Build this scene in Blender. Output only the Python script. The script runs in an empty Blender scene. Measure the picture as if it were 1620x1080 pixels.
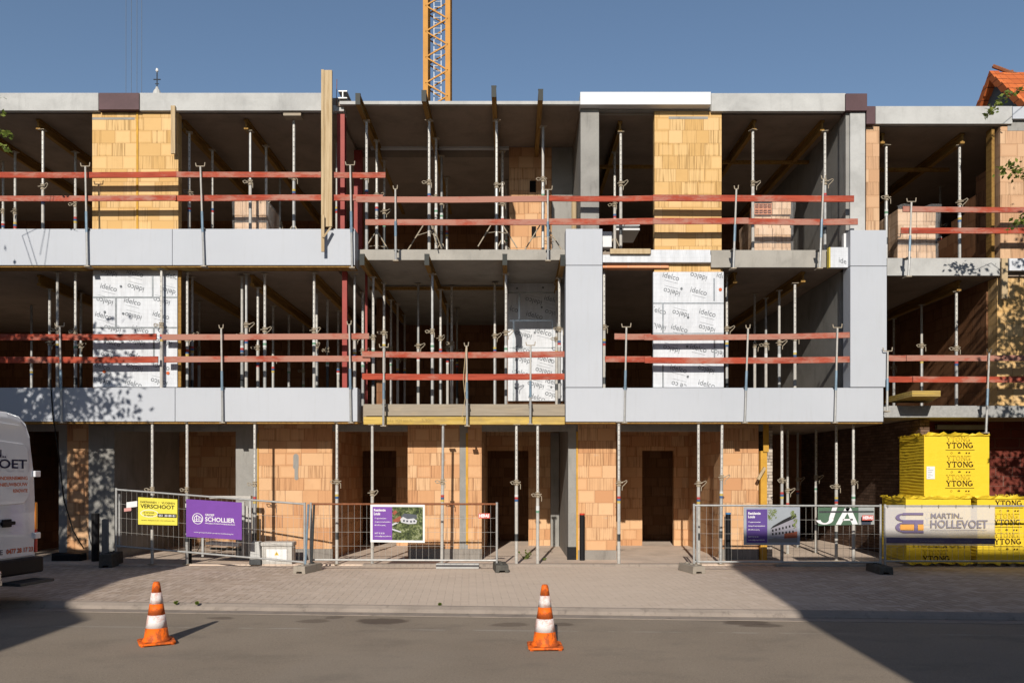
import bpy, math, random
from mathutils import Vector, Matrix
R = math.radians
random.seed(7)
scene = bpy.context.scene
COL = scene.collection

# ------------------------------------------------------------------ camera
F = 1300.0; CZ = 1.75; HX, HY = 810.0, 750.0
cam_d = bpy.data.cameras.new('camera'); cam = bpy.data.objects.new('camera', cam_d); COL.objects.link(cam)
cam.location = (0, 0, CZ); cam.rotation_euler = (R(90), 0, 0)
cam_d.sensor_width = 36; cam_d.lens = F/1620*36; cam_d.shift_y = 210/1620
cam_d.clip_start = 0.1; cam_d.clip_end = 2000
scene.camera = cam
# ------------------------------------------------------------------ sky + sun
SUN = Vector((0.13, 1.0, -0.5)).normalized()      # direction the light travels
elev = math.asin(-SUN.z); az = math.atan2(-SUN.x, -SUN.y)
w = bpy.data.worlds.new('World'); scene.world = w; w.use_nodes = True
nt = w.node_tree; bg = nt.nodes['Background']
sky = nt.nodes.new('ShaderNodeTexSky'); sky.sky_type = 'NISHITA'; sky.sun_disc = False
sky.sun_elevation = elev; sky.sun_rotation = az
sky.air_density = 1.0; sky.dust_density = 0.3; sky.ozone_density = 1.6; sky.altitude = 0
nt.links.new(sky.outputs[0], bg.inputs[0]); bg.inputs[1].default_value = 0.075
sl = bpy.data.lights.new('sun', 'SUN'); sl.energy = 4.2; sl.angle = R(0.5); sl.color = (1.0, 0.93, 0.82)
so = bpy.data.objects.new('sun', sl); COL.objects.link(so)
so.rotation_euler = SUN.to_track_quat('-Z', 'Y').to_euler(); so.location = (0, -20, 30)
scene.view_settings.view_transform = 'Standard'; scene.view_settings.look = 'None'
scene.view_settings.exposure = 0.45; scene.view_settings.gamma = 1.0
scene.render.engine = 'CYCLES'
scene.cycles.max_bounces = 8; scene.cycles.diffuse_bounces = 4

def PX(px, Y): return (px-HX)*Y/F
def PZ(py, Y): return CZ+(HY-py)*Y/F
def P(px, py, Y): return Vector((PX(px, Y), Y, PZ(py, Y)))

# ------------------------------------------------------------------ mesh helpers
class MB:
    def __init__(s): s.v = []; s.f = []; s.m = []; s.cur = 0
    def add(s, vs, fs):
        o = len(s.v); s.v += [tuple(p) for p in vs]
        for f in fs: s.f.append(tuple(i+o for i in f)); s.m.append(s.cur)
        return s
    def box(s, x0, x1, y0, y1, z0, z1):
        if x0 > x1: x0, x1 = x1, x0
        if y0 > y1: y0, y1 = y1, y0
        if z0 > z1: z0, z1 = z1, z0
        return s.add([(x0,y0,z0),(x1,y0,z0),(x1,y1,z0),(x0,y1,z0),(x0,y0,z1),(x1,y0,z1),(x1,y1,z1),(x0,y1,z1)],
              [(0,3,2,1),(4,5,6,7),(0,1,5,4),(1,2,6,5),(2,3,7,6),(3,0,4,7)])
    def bar(s, a, b, wd, ht, up=Vector((0,0,1))):
        a = Vector(a); b = Vector(b); d = (b-a).normalized()
        if abs(d.dot(up)) > .95: up = Vector((0,1,0))
        sx = d.cross(up).normalized()*(wd/2); uz = sx.cross(d).normalized()*(ht/2)
        vs = [a-sx-uz, a+sx-uz, a+sx+uz, a-sx+uz, b-sx-uz, b+sx-uz, b+sx+uz, b-sx+uz]
        return s.add(vs, [(0,3,2,1),(4,5,6,7),(0,1,5,4),(1,2,6,5),(2,3,7,6),(3,0,4,7)])
    def tube(s, a, b, r, n=8, r2=None, cap=True):
        a = Vector(a); b = Vector(b); r2 = r if r2 is None else r2
        d = (b-a).normalized(); up = Vector((0,0,1)) if abs(d.z) < .9 else Vector((1,0,0))
        x = d.cross(up).normalized(); y = d.cross(x).normalized(); vs = []
        for c, rr in ((a, r), (b, r2)):
            for k in range(n):
                t = 2*math.pi*k/n; vs.append(c+x*math.cos(t)*rr+y*math.sin(t)*rr)
        fs = [(k, (k+1) % n, n+(k+1) % n, n+k) for k in range(n)]
        if cap: fs += [tuple(range(n-1, -1, -1)), tuple(range(n, 2*n))]
        return s.add(vs, fs)
    def path(s, pts, r, n=6, taper=1.0):
        pts = [Vector(p) for p in pts]; m = len(pts)-1
        for i in range(m):
            ra = r*(1-(1-taper)*i/m); rb = r*(1-(1-taper)*(i+1)/m)
            s.tube(pts[i], pts[i+1], ra, n, rb)
        return s
    def lathe(s, prof, c=(0,0,0), n=24):
        vs = []; fs = []
        for (r, z) in prof:
            for k in range(n):
                t = 2*math.pi*k/n; vs.append((c[0]+r*math.cos(t), c[1]+r*math.sin(t), c[2]+z))
        for i in range(len(prof)-1):
            for k in range(n):
                fs.append((i*n+k, i*n+(k+1) % n, (i+1)*n+(k+1) % n, (i+1)*n+k))
        fs.append(tuple(range(n-1, -1, -1))); fs.append(tuple(range((len(prof)-1)*n, len(prof)*n)))
        return s.add(vs, fs)
    def prism(s, poly, a, b):      # poly: list of 2D pts; a(p)->3D near, b(p)->3D far
        n = len(poly); vs = [a(p) for p in poly]+[b(p) for p in poly]
        fs = [tuple(range(n)), tuple(range(2*n-1, n-1, -1))]+[(i, i+n, (i+1) % n+n, (i+1) % n) for i in range(n)]
        return s.add(vs, fs)
    def build(s, name, mat, parent=None, bevel=0, smooth=False, loc=None, seg=2):
        me = bpy.data.meshes.new(name); me.from_pydata(s.v, [], s.f)
        mats = mat if isinstance(mat, (list, tuple)) else [mat]
        for q in mats: me.materials.append(q)
        if len(mats) > 1:
            for p, i in zip(me.polygons, s.m): p.material_index = i
        if smooth:
            for p in me.polygons: p.use_smooth = True
        me.update()
        import bmesh
        bm = bmesh.new(); bm.from_mesh(me); bmesh.ops.recalc_face_normals(bm, faces=bm.faces); bm.to_mesh(me); bm.free()
        o = bpy.data.objects.new(name, me); COL.objects.link(o)
        if parent: o.parent = parent
        if loc is not None: o.location = loc
        if bevel:
            md = o.modifiers.new('bevel', 'BEVEL'); md.width = bevel; md.segments = seg; md.limit_method = 'ANGLE'
        return o
def tag(o, label=None, cat=None, group=None, kind=None):
    if label: o['label'] = label
    if cat: o['category'] = cat
    if group: o['group'] = group
    if kind: o['kind'] = kind
    return o
def thing(name, label, cat, loc=(0,0,0), rz=0, group=None):
    o = bpy.data.objects.new(name, None); COL.objects.link(o); o.location = loc; o.rotation_euler = (0,0,rz)
    o.empty_display_size = .2
    return tag(o, label, cat, group)
def bx(x0,x1,y0,y1,z0,z1): return MB().box(x0,x1,y0,y1,z0,z1)
def pbox(px0, px1, py0, py1, Y, d):      # rectangle seen at plane Y, d deep
    return MB().box(PX(px0,Y), PX(px1,Y), Y, Y+d, PZ(py1,Y), PZ(py0,Y))
ORD = ['first','second','third','fourth','fifth','sixth','seventh','eighth','ninth','tenth','eleventh','twelfth','thirteenth','fourteenth','fifteenth','sixteenth','seventeenth','eighteenth','nineteenth','twentieth','twenty-first','twenty-second']

# ------------------------------------------------------------------ node helpers
class NT:
    def __init__(s, name, rough=.7, metallic=0.0):
        s.m = bpy.data.materials.new(name); s.m.use_nodes = True; s.t = s.m.node_tree
        s.b = s.t.nodes['Principled BSDF']; s.b.inputs['Roughness'].default_value = rough
        s.b.inputs['Metallic'].default_value = metallic
        s.b.inputs['Specular IOR Level'].default_value = .5 if rough < .35 or metallic > .2 else .15
    def n(s, typ, **kw):
        q = s.t.nodes.new(typ)
        for k, v in kw.items(): setattr(q, k, v)
        return q
    def link(s, a, b): s.t.links.new(a, b)
    def math(s, op, a, b=None, c=None):
        q = s.n('ShaderNodeMath', operation=op)
        for i, v in enumerate((a, b, c)):
            if v is None: continue
            if isinstance(v, (int, float)): q.inputs[i].default_value = v
            else: s.link(v, q.inputs[i])
        return q.outputs[0]
    def pos(s, obj=False):
        if obj: return s.n('ShaderNodeTexCoord').outputs['Object']
        return s.n('ShaderNodeNewGeometry').outputs['Position']
    def xyz(s, v):
        q = s.n('ShaderNodeSeparateXYZ'); s.link(v, q.inputs[0]); return q.outputs
    def comb(s, x, y, z):
        q = s.n('ShaderNodeCombineXYZ')
        for i, v in enumerate((x, y, z)):
            if isinstance(v, (int, float)): q.inputs[i].default_value = v
            else: s.link(v, q.inputs[i])
        return q.outputs[0]
    def vscale(s, v, sc):
        q = s.n('ShaderNodeMapping'); s.link(v, q.inputs[0]); q.inputs['Scale'].default_value = sc; return q.outputs[0]
    def noise(s, v, scale, detail=4, rough=.6, dist=0):
        q = s.n('ShaderNodeTexNoise'); s.link(v, q.inputs['Vector']); q.inputs['Scale'].default_value = scale
        q.inputs['Detail'].default_value = detail; q.inputs['Roughness'].default_value = rough
        q.inputs['Distortion'].default_value = dist; return q.outputs[0]
    def white(s, v):
        q = s.n('ShaderNodeTexWhiteNoise', noise_dimensions='3D'); s.link(v, q.inputs[0]); return q.outputs[0]
    def ramp(s, f, stops):
        q = s.n('ShaderNodeValToRGB'); s.link(f, q.inputs[0]); e = q.color_ramp.elements
        while len(e) < len(stops): e.new(.5)
        for el, (p, c) in zip(e, stops):
            el.position = p; el.color = (*c, 1) if len(c) == 3 else c
        return q.outputs[0]
    def sm(s, f, a, b):         # smoothstep 0..1
        q = s.n('ShaderNodeMapRange', interpolation_type='SMOOTHSTEP'); s.link(f, q.inputs[0])
        q.inputs[1].default_value = a; q.inputs[2].default_value = b; return q.outputs[0]
    def mix(s, f, a, b, mode='MIX'):
        q = s.n('ShaderNodeMix', data_type='RGBA', blend_type=mode)
        for sock, v in ((q.inputs[0], f), (q.inputs[6], a), (q.inputs[7], b)):
            if isinstance(v, (int, float)): sock.default_value = v
            elif isinstance(v, tuple): sock.default_value = (*v[:3], 1)
            else: s.link(v, sock)
        return q.outputs[2]
    def rnd(s): return s.n('ShaderNodeObjectInfo').outputs['Random']
    def col(s, v):
        if isinstance(v, tuple): s.b.inputs['Base Color'].default_value = (*v, 1)
        else: s.link(v, s.b.inputs['Base Color'])
    def bump(s, h, st=.3, dist=.01):
        q = s.n('ShaderNodeBump'); s.link(h, q.inputs['Height']); q.inputs['Strength'].default_value = st
        q.inputs['Distance'].default_value = dist; s.link(q.outputs[0], s.b.inputs['Normal'])
def lit(c, k): return tuple(min(1, x*k) for x in c)
def plain(name, c, rough=.6, var=.15, scale=6, metallic=0, bump=0, obj=False, stretch=(1,1,1), fine=60):
    t = NT(name, rough, metallic); p = t.vscale(t.pos(obj), stretch); c = lit(c, .76)
    a = t.noise(p, scale, 5); b = t.noise(p, fine, 3)
    f = t.math('ADD', t.math('MULTIPLY', a, .7), t.math('MULTIPLY', b, .3))
    t.col(t.ramp(f, [(.3, lit(c, 1-var)), (.7, lit(c, 1+var))]))
    if bump: t.bump(f, bump, .01)
    return t.m
def concrete(name, c, stain=.35, stretch=(1,1,1)):
    t = NT(name, .85); p = t.pos(); a = t.noise(p, 1.6, 6, .65, .4)
    s = t.noise(t.vscale(p, (3, 3, .5)), 2.2, 5, .7); b = t.noise(p, 45, 3)
    base = t.ramp(a, [(.3, lit(c, .8)), (.5, c), (.75, lit(c, 1.15))])
    base = t.mix(t.math('MULTIPLY', t.sm(s, .52, .75), stain), base, lit(c, .45))
    base = t.mix(t.math('MULTIPLY', t.sm(b, .5, .8), .25), base, lit(c, .6))
    t.col(base); t.bump(t.math('ADD', a, b), .25, .008)
    return t.m
def blockwork(name, cA, cB, cC, joint, rowh=.24, bw=.30, glue=.004, groove=1.0, obj=False, off=0.0, bump=.5):
    t = NT(name, .88); x, y, z = t.xyz(t.pos(obj))
    u = t.math('ADD', t.math('ADD', x, y), off); v = t.math('DIVIDE', z, rowh)
    row = t.math('FLOOR', v)
    jit = t.white(t.comb(row, 3.3, 1.7))
    uu = t.math('ADD', t.math('DIVIDE', u, bw), t.math('ADD', t.math('MULTIPLY', row, .5), t.math('MULTIPLY', jit, .35)))
    # some blocks are cut: warp u a little per row
    wob = t.noise(t.comb(t.math('MULTIPLY', u, .9), row, 0), 1.3, 1)
    uu = t.math('ADD', uu, t.math('MULTIPLY', wob, 1.6))
    colm = t.math('FLOOR', uu)
    fx = t.math('MULTIPLY', t.math('FRACT', uu), bw); fz = t.math('MULTIPLY', t.math('FRACT', v), rowh)
    dx = t.math('MINIMUM', fx, t.math('SUBTRACT', bw, fx)); dz = t.math('MINIMUM', fz, t.math('SUBTRACT', rowh, fz))
    r1 = t.white(t.comb(row, colm, 0)); r2 = t.white(t.comb(row, colm, 5.5)); r3 = t.white(t.comb(row, colm, 9.1))
    base = t.ramp(r1, [(0, cA), (.55, cB), (1, cC)])
    # extruded grooves: fine vertical lines, strong on some blocks
    gv = t.noise(t.comb(t.math('MULTIPLY', u, 42), t.math('MULTIPLY', z, 1.2), r1), 1.0, 2, .7)
    gs = t.math('MULTIPLY', t.sm(r2, .25, .7), groove)
    g = t.math('MULTIPLY', t.sm(gv, .46, .66), gs)
    base = t.mix(t.math('MULTIPLY', g, .7), base, lit(cA, .52))
    # smooth glued patch
    ins = t.math('MULTIPLY', t.sm(dx, .02, .035), t.sm(dz, .02, .04))
    patch = t.math('MULTIPLY', ins, t.math('GREATER_THAN', r3, .6))
    base = t.mix(t.math('MULTIPLY', patch, .35), base, lit(cC, 1.12))
    d = t.noise(t.pos(obj), 3.0, 5); base = t.mix(t.math('MULTIPLY', t.sm(d, .5, .8), .3), base, lit(cA, .75))
    sme = t.noise(t.vscale(t.pos(obj), (1,1,1.8)), 4.5, 4, .7); base = t.mix(t.math('MULTIPLY', t.sm(sme, .66, .74), .3), base, (.4,.36,.31))
    jx = t.math('SUBTRACT', 1, t.sm(dx, glue*.4, glue*1.6)); jz = t.math('SUBTRACT', 1, t.sm(dz, glue*.3, glue*1.2))
    jxr = t.math('MULTIPLY', jx, t.math('ADD', .5, t.math('MULTIPLY', r2, .5)))
    base = t.mix(t.math('MULTIPLY', jxr, .85), base, joint); base = t.mix(t.math('MULTIPLY', jz, .6), base, joint)
    t.col(base)
    h = t.math('SUBTRACT', t.math('ADD', t.math('MULTIPLY', r3, .35), .6), t.math('ADD', t.math('MAXIMUM', jx, jz), t.math('MULTIPLY', g, .35)))
    t.bump(h, bump, .006)
    return t.m
def wood(name, c, dark, axis=0, rough=.75, worn=None, obj=True, wamt=.5):
    c = lit(c,.74); dark = lit(dark,.74); worn = lit(worn,.74) if worn else None
    t = NT(name, rough); p = t.pos(obj); sc = [28, 28, 28]; sc[axis] = 1.6
    rv = t.rnd(); pp = t.n('ShaderNodeVectorMath', operation='ADD'); t.link(p, pp.inputs[0]); t.link(t.comb(t.math('MULTIPLY', rv, 31), t.math('MULTIPLY', rv, 17), 0), pp.inputs[1])
    g = t.noise(t.vscale(pp.outputs[0], tuple(sc)), 1, 5, .65, .3)
    b = t.ramp(g, [(.3, dark), (.55, c), (.75, lit(c, 1.15))])
    b = t.mix(t.math('MULTIPLY', t.math('SUBTRACT', rv, .5), .5), b, lit(c, .6))
    if worn:
        q = t.noise(t.vscale(pp.outputs[0], tuple(3.0 if i != axis else 1.1 for i in range(3))), 1.5, 6, .72)
        amt = t.math('MULTIPLY', t.sm(t.math('ADD', q, t.math('MULTIPLY', rv, .22)), .5, .72), wamt)
        b = t.mix(amt, b, worn)
    t.col(b); t.bump(g, .25, .004)
    return t.m
# ------------------------------------------------------------------ materials
M = {}
M['clad'] = plain('white_panel', (.455,.48,.535), .42, .025, .9)
M['clad_bright'] = plain('white_trim', (.72,.73,.75), .4, .03, 2)
M['fascia'] = concrete('pale_concrete', (.38,.38,.375), .28)
M['conc'] = concrete('grey_concrete', (.245,.238,.225), .5)
M['slabedge'] = concrete('slab_concrete', (.29,.275,.25), .4)
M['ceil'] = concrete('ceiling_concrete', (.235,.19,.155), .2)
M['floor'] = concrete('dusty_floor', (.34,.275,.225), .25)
M['foot'] = concrete('footing_concrete', (.22,.2,.18), .9)
M['darkmem'] = plain('black_membrane', (.012,.012,.014), .5, .3, 8, bump=.6)
M['blk_top'] = blockwork('tan_clay_block', (.48,.295,.115), (.54,.35,.155), (.57,.385,.19), (.24,.13,.05))
M['blk_ground'] = blockwork('orange_clay_block', (.44,.228,.115), (.50,.29,.152), (.54,.345,.20), (.18,.085,.045), off=.13)
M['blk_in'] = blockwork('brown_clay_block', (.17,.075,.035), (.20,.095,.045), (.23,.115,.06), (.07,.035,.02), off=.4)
M['blk_pink'] = blockwork('pale_clay_block', (.42,.25,.145), (.47,.29,.175), (.50,.33,.205), (.25,.15,.08), off=.2)
M['blk_red'] = blockwork('dark_red_block', (.10,.022,.016), (.13,.03,.02), (.16,.04,.028), (.16,.11,.09), rowh=.19, bw=.39, glue=.007, groove=.25, bump=.7)
M['brickdark'] = blockwork('dark_brown_brick', (.085,.05,.035), (.115,.07,.05), (.15,.095,.07), (.012,.01,.009), rowh=.062, bw=.21, glue=.006, groove=.1, bump=1.0)
M['brickpale'] = blockwork('cut_brick_edge', (.3,.25,.21), (.4,.34,.29), (.5,.44,.38), (.03,.025,.02), rowh=.062, bw=.21, glue=.006, groove=.1, bump=1.0)
M['lintel'] = blockwork('orange_lintel_block', (.5,.19,.1), (.6,.25,.13), (.62,.3,.17), (.5,.45,.4), rowh=.24, bw=.5, glue=.006, off=.3)
M['redsteel'] = plain('red_oxide_steel', (.33,.055,.045), .5, .2, 4, bump=.1)
M['steel'] = plain('galvanised_steel', (.42,.42,.415), .5, .22, 14, .35, obj=True, bump=.1)
M['steelwhite'] = plain('weathered_white_steel', (.50,.48,.45), .6, .18, 14, .1, obj=True)
M['steelblue'] = plain('blue_steel', (.20,.29,.38), .5, .3, 10, .3, obj=True)
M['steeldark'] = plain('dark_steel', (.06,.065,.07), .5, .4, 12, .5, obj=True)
M['rust'] = plain('rusty_steel', (.28,.11,.055), .8, .4, 20, .2, obj=True)
M['tan_steel'] = plain('cement_stained_steel', (.40,.34,.26), .75, .25, 22, .1, obj=True, bump=.2)
M['board'] = wood('red_painted_board', (.42,.075,.04), (.24,.038,.024), 0, .78, (.44,.24,.185), wamt=.8)
M['beamwood'] = wood('formwork_timber', (.36,.21,.06), (.2,.1,.03), 1, .8)
M['plank'] = wood('raw_timber', (.55,.42,.26), (.40,.28,.15), 2, .85)
M['plankh'] = wood('weathered_timber', (.46,.38,.28), (.30,.23,.16), 0, .9, (.30,.27,.23))
M['yellowwood'] = wood('yellow_timber', (.62,.44,.12), (.42,.27,.06), 0, .75, (.35,.25,.12))
M['yellowv'] = plain('yellow_strip', (.60,.33,.05), .7, .2, 5, obj=False, bump=.2)
M['brownplate'] = plain('brown_formwork_board', (.105,.06,.066), .55, .18, 3, fine=20)
M['cap'] = plain('dark_end_cap', (.018,.022,.02), .5, .2, 10)
M['black'] = plain('black_plastic', (.012,.012,.014), .45, .2, 10)
M['deep_shade'] = plain('deep_shade_paint', (.008,.008,.008), .9, .1, 3)  # near-black colour stands in for shade deep inside openings
M['rubber'] = plain('grey_rubber_foot', (.10,.095,.085), .9, .3, 14, bump=.5, obj=True)
M['redcap'] = plain('red_cap', (.6,.06,.03), .5, .1); M['bluecap'] = plain('blue_cap', (.06,.2,.42), .5, .1)
M['orange'] = None
def dirty(name, c, dirt, rough=.5, amt=.5, scale=5):
    t = NT(name, rough); p = t.pos(True); a = t.noise(p, scale, 6, .7, .5); b = t.noise(p, scale*6, 3)
    f = t.sm(t.math('ADD', a, t.math('MULTIPLY', b, .2)), .53, .68)
    t.col(t.mix(t.math('MULTIPLY', f, amt), t.mix(b, lit(c, .9), lit(c, 1.06)), dirt)); t.bump(b, .1, .003)
    return t.m
M['orange'] = dirty('orange_rubber', (.74,.135,.012), (.20,.05,.02), .55, .75, 7)
M['band'] = dirty('white_reflective_band', (.66,.63,.63), (.42,.13,.06), .45, .6, 6)
def foil(name, c):
    t = NT(name, .38, 0.0); x, y, z = t.xyz(t.pos())
    u = t.math('ADD', x, y)
    def grid(a):
        f = t.math('FRACT', t.math('MULTIPLY', a, 12.5)); return t.math('LESS_THAN', f, .07)
    g = t.math('MAXIMUM', grid(u), grid(z))
    n = t.noise(t.vscale(t.pos(), (5, 5, 1.2)), 1.6, 4); n2 = t.noise(t.pos(), 14, 4)
    b = t.ramp(n, [(.35, lit(c, .86)), (.6, c)])
    b = t.mix(t.math('MULTIPLY', g, .22), b, lit(c, .4)); t.col(b)
    t.bump(t.math('ADD', n, t.math('MULTIPLY', n2, .4)), .5, .02)
    return t.m
M['foil'] = foil('printed_insulation_foil', (.52,.54,.58))
M['tape'] = plain('grey_tape', (.40,.43,.46), .25, .3, 12, .5)
M['ink'] = plain('dark_ink', (.17,.185,.205), .6, .1)
M['foamedge'] = plain('yellow_foam', (.62,.5,.1), .8, .15)
M['white'] = plain('white_paint', (.8,.8,.8), .45, .04, 3)
M['whiteink'] = plain('white_ink', (.82,.80,.84), .5, .02)
M['vanwhite'] = NT('van_paint', .16).m
_v = M['vanwhite'].node_tree.nodes['Principled BSDF']; _v.inputs['Base Color'].default_value = (.60,.61,.65,1); _v.inputs['Coat Weight'].default_value = .6
M['navy'] = plain('navy_ink', (.018,.018,.06), .5, .1); M['orink'] = plain('orange_ink', (.62,.13,.04), .5, .1)
M['chrome'] = plain('chrome', (.6,.6,.6), .15, .1, 5, 1.0)
M['glass'] = NT('dark_glass', .06).m; M['glass'].node_tree.nodes['Principled BSDF'].inputs['Base Color'].default_value = (.02,.025,.03,1)
M['lampred'] = plain('red_lens', (.5,.02,.015), .2, .1); M['lampor'] = plain('amber_lens', (.75,.25,.03), .2, .1)
M['tyre'] = plain('tyre_rubber', (.02,.02,.02), .8, .2, 10, bump=.3)
M['cable'] = plain('black_cable', (.01,.01,.01), .6, .1)
M['crane'] = plain('crane_yellow_paint', (.53,.235,.022), .5, .15, 1.5)
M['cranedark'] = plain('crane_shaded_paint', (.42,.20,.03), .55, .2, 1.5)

def cladmat():
    t = NT('white_cladding', .65); p = t.pos(); n = t.noise(p, .8, 4); st = t.noise(t.vscale(p, (7, 7, .5)), 2, 5, .7); fn = t.noise(p, 30, 3)
    b = t.ramp(n, [(.3, (.365,.385,.425)), (.7, (.392,.411,.452))])
    b = t.mix(t.math('MULTIPLY', t.sm(st, .5, .8), .3), b, (.29,.29,.29)); b = t.mix(t.math('MULTIPLY', t.sm(fn, .68, .78), .3), b, (.24,.22,.2))
    t.col(b); t.bump(fn, .04, .002); return t.m
M['clad'] = cladmat()
def gable_tiles():
    t = NT('orange_roof_tile', .7); x, y, z = t.xyz(t.pos()); f = t.math('FRACT', t.math('MULTIPLY', z, 4.2)); g = t.math('FRACT', t.math('MULTIPLY', x, 4.5))
    r = t.white(t.comb(t.math('FLOOR', t.math('MULTIPLY', z, 4.2)), t.math('FLOOR', t.math('MULTIPLY', x, 4.5)), 0))
    b = t.ramp(r, [(0, (.36,.085,.025)), (1, (.50,.135,.04))]); b = t.mix(t.math('SUBTRACT', 1, t.sm(f, .02, .16)), b, (.12,.03,.012))
    b = t.mix(t.math('MULTIPLY', t.math('SUBTRACT', 1, t.sm(g, .02, .1)), .5), b, (.16,.04,.015)); t.col(b); t.bump(t.math('ADD', f, g), .8, .03)
    return t.m
M['tile'] = gable_tiles()
M['slate'] = plain('grey_slate', (.10,.115,.125), .6, .3, 1.2, bump=.2)
M['housebrick'] = blockwork('house_brick', (.18,.06,.04), (.22,.08,.05), (.27,.1,.07), (.3,.28,.25), rowh=.065, bw=.21, glue=.006, groove=0)

# pavers: herringbone
def pavers():
    t = NT('herringbone_paving', .85); x, y, z = t.xyz(t.pos()); s = 1/.11; a = R(0)
    ca = .9986; sa = .052
    u = t.math('MULTIPLY', t.math('ADD', t.math('MULTIPLY', x, ca), t.math('MULTIPLY', y, sa)), s)
    v = t.math('MULTIPLY', t.math('SUBTRACT', t.math('MULTIPLY', y, ca), t.math('MULTIPLY', x, sa)), s)
    i = t.math('FLOOR', u); j = t.math('FLOOR', v); fu = t.math('FRACT', u); fv = t.math('FRACT', v)
    k = t.math('FLOORED_MODULO', t.math('SUBTRACT', i, j), 4.0)
    def eq(n): return t.math('COMPARE', k, float(n), .1)
    k0, k1, k2, k3 = eq(0), eq(1), eq(2), eq(3)
    d = t.math('MINIMUM', t.math('ADD', fu, k1), t.math('ADD', t.math('SUBTRACT', 1, fu), k0))
    d = t.math('MINIMUM', d, t.math('ADD', fv, k2)); d = t.math('MINIMUM', d, t.math('ADD', t.math('SUBTRACT', 1, fv), k3))
    idv = t.comb(t.math('SUBTRACT', i, k1), t.math('SUBTRACT', j, k2), 0)
    r = t.white(idv); joint = t.math('SUBTRACT', 1, t.sm(d, .025, .085))
    n = t.noise(t.pos(), .8, 6, .65, .4); n2 = t.noise(t.pos(), 60, 3); dust = t.noise(t.vscale(t.pos(), (.6, 1.2, 1)), 1.1, 5, .7)
    b = t.ramp(r, [(0, (.37,.285,.225)), (.5, (.44,.35,.285)), (1, (.51,.41,.345))])
    b = t.mix(t.math('MULTIPLY', t.sm(n, .45, .75), .35), b, (.29,.25,.235))
    jn = t.math('MULTIPLY', joint, t.math('ADD', .25, t.math('MULTIPLY', t.sm(dust, .62, .4), .7)))
    b = t.mix(t.math('MULTIPLY', jn, .95), b, (.10,.08,.068))
    # a film of building dust hides the joints towards the middle of the frontage
    cx = t.sm(t.math('ABSOLUTE', t.math('SUBTRACT', x, .2)), 5.2, 1.5)
    b = t.mix(t.math('MULTIPLY', cx, t.math('ADD', .5, t.math('MULTIPLY', dust, .6))), b, (.58,.48,.395))
    spl = t.noise(t.vscale(t.pos(), (1.5, 5, 1)), 2.4, 4, .75)
    b = t.mix(t.math('MULTIPLY', t.sm(spl, .68, .78), .55), b, (.62,.57,.52))
    dk = t.noise(t.pos(), 5.5, 3, .6); b = t.mix(t.math('MULTIPLY', t.sm(dk, .73, .79), .5), b, (.1,.085,.075))
    b = t.mix(t.math('MULTIPLY', n2, .25), b, (.24,.2,.165)); t.col(b)
    t.bump(t.math('ADD', t.math('MULTIPLY', joint, -1.0), t.math('ADD', t.math('MULTIPLY', n2, .3), t.math('MULTIPLY', r, .25))), .45, .008)
    return t.m
def asphalt():
    t = NT('asphalt', .9); p = t.pos(); x, y, z = t.xyz(p)
    n = t.noise(p, .7, 6, .6, .3); n2 = t.noise(p, 38, 4, .85); n3 = t.noise(t.vscale(p, (.9, 1.3, 1)), 1.1, 6, .65); n4 = t.noise(p, 120, 2, .6)
    b = t.ramp(n, [(.3, (.21,.17,.132)), (.7, (.25,.205,.16))])
    b = t.mix(t.math('MULTIPLY', t.sm(n2, .54, .72), .6), b, (.32,.28,.235)); b = t.mix(t.math('MULTIPLY', t.sm(n2, .47, .3), .6), b, (.07,.06,.05))
    b = t.mix(t.math('MULTIPLY', t.sm(n4, .56, .68), .7), b, (.38,.33,.28))
    pz = t.noise(p, .28, 3, .5, .8); b = t.mix(t.math('MULTIPLY', t.sm(pz, .5, .62), .25), b, (.25,.215,.18))
    b = t.mix(t.math('MULTIPLY', t.sm(n3, .48, .72), .4), b, (.12,.10,.085))
    def spot(cx, cy, rx, ry, amt, c):
        nonlocal b
        q = t.noise(p, 3.2, 4, .6)
        dx = t.math('DIVIDE', t.math('SUBTRACT', x, cx), rx); dy = t.math('DIVIDE', t.math('SUBTRACT', y, cy), ry)
        d = t.math('SQRT', t.math('ADD', t.math('MULTIPLY', dx, dx), t.math('MULTIPLY', dy, dy)))
        d = t.math('ADD', d, t.math('MULTIPLY', t.math('SUBTRACT', q, .5), 1.5))
        b = t.mix(t.math('MULTIPLY', t.math('SUBTRACT', 1, t.sm(d, .65, 1.1)), amt), b, c)
    def at(px, py): Y = F*CZ/(py-HY); return PX(px, Y), Y
    for (px, py, rx, ry, am) in ((605,982,.26,.2,.6),(1178,984,.25,.17,.6),(1205,989,.22,.1,.5),(495,982,.18,.12,.35),(805,987,.2,.12,.35),(530,976,.12,.1,.35),(890,987,.15,.1,.4),(350,977,.16,.1,.4),(1060,975,.2,.1,.3)):
        spot(*at(px, py), rx*1.15, ry*1.15, am+.15, (.075,.055,.045))
    # remains of a painted line
    ln = t.math('ABSOLUTE', t.math('SUBTRACT', y, t.math('SUBTRACT', 9.22, t.math('MULTIPLY', x, .05))))
    ln = t.math('ADD', ln, t.math('MULTIPLY', t.math('SUBTRACT', n2, .5), .06))
    lw = t.math('MULTIPLY', t.math('SUBTRACT', 1, t.sm(ln, .012, .04)), t.sm(t.noise(p, 1.7, 4, .7), .42, .6))
    b = t.mix(t.math('MULTIPLY', lw, .42), b, (.36,.34,.31))
    fl = t.noise(t.vscale(p, (1, 1.4, 1)), 6.5, 2, .5); b = t.mix(t.math('MULTIPLY', t.sm(fl, .79, .82), .7), b, (.45,.43,.4))
    t.col(b); t.bump(t.math('ADD', n2, t.math('MULTIPLY', n4, .6)), .75, .007)
    return t.m
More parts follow.
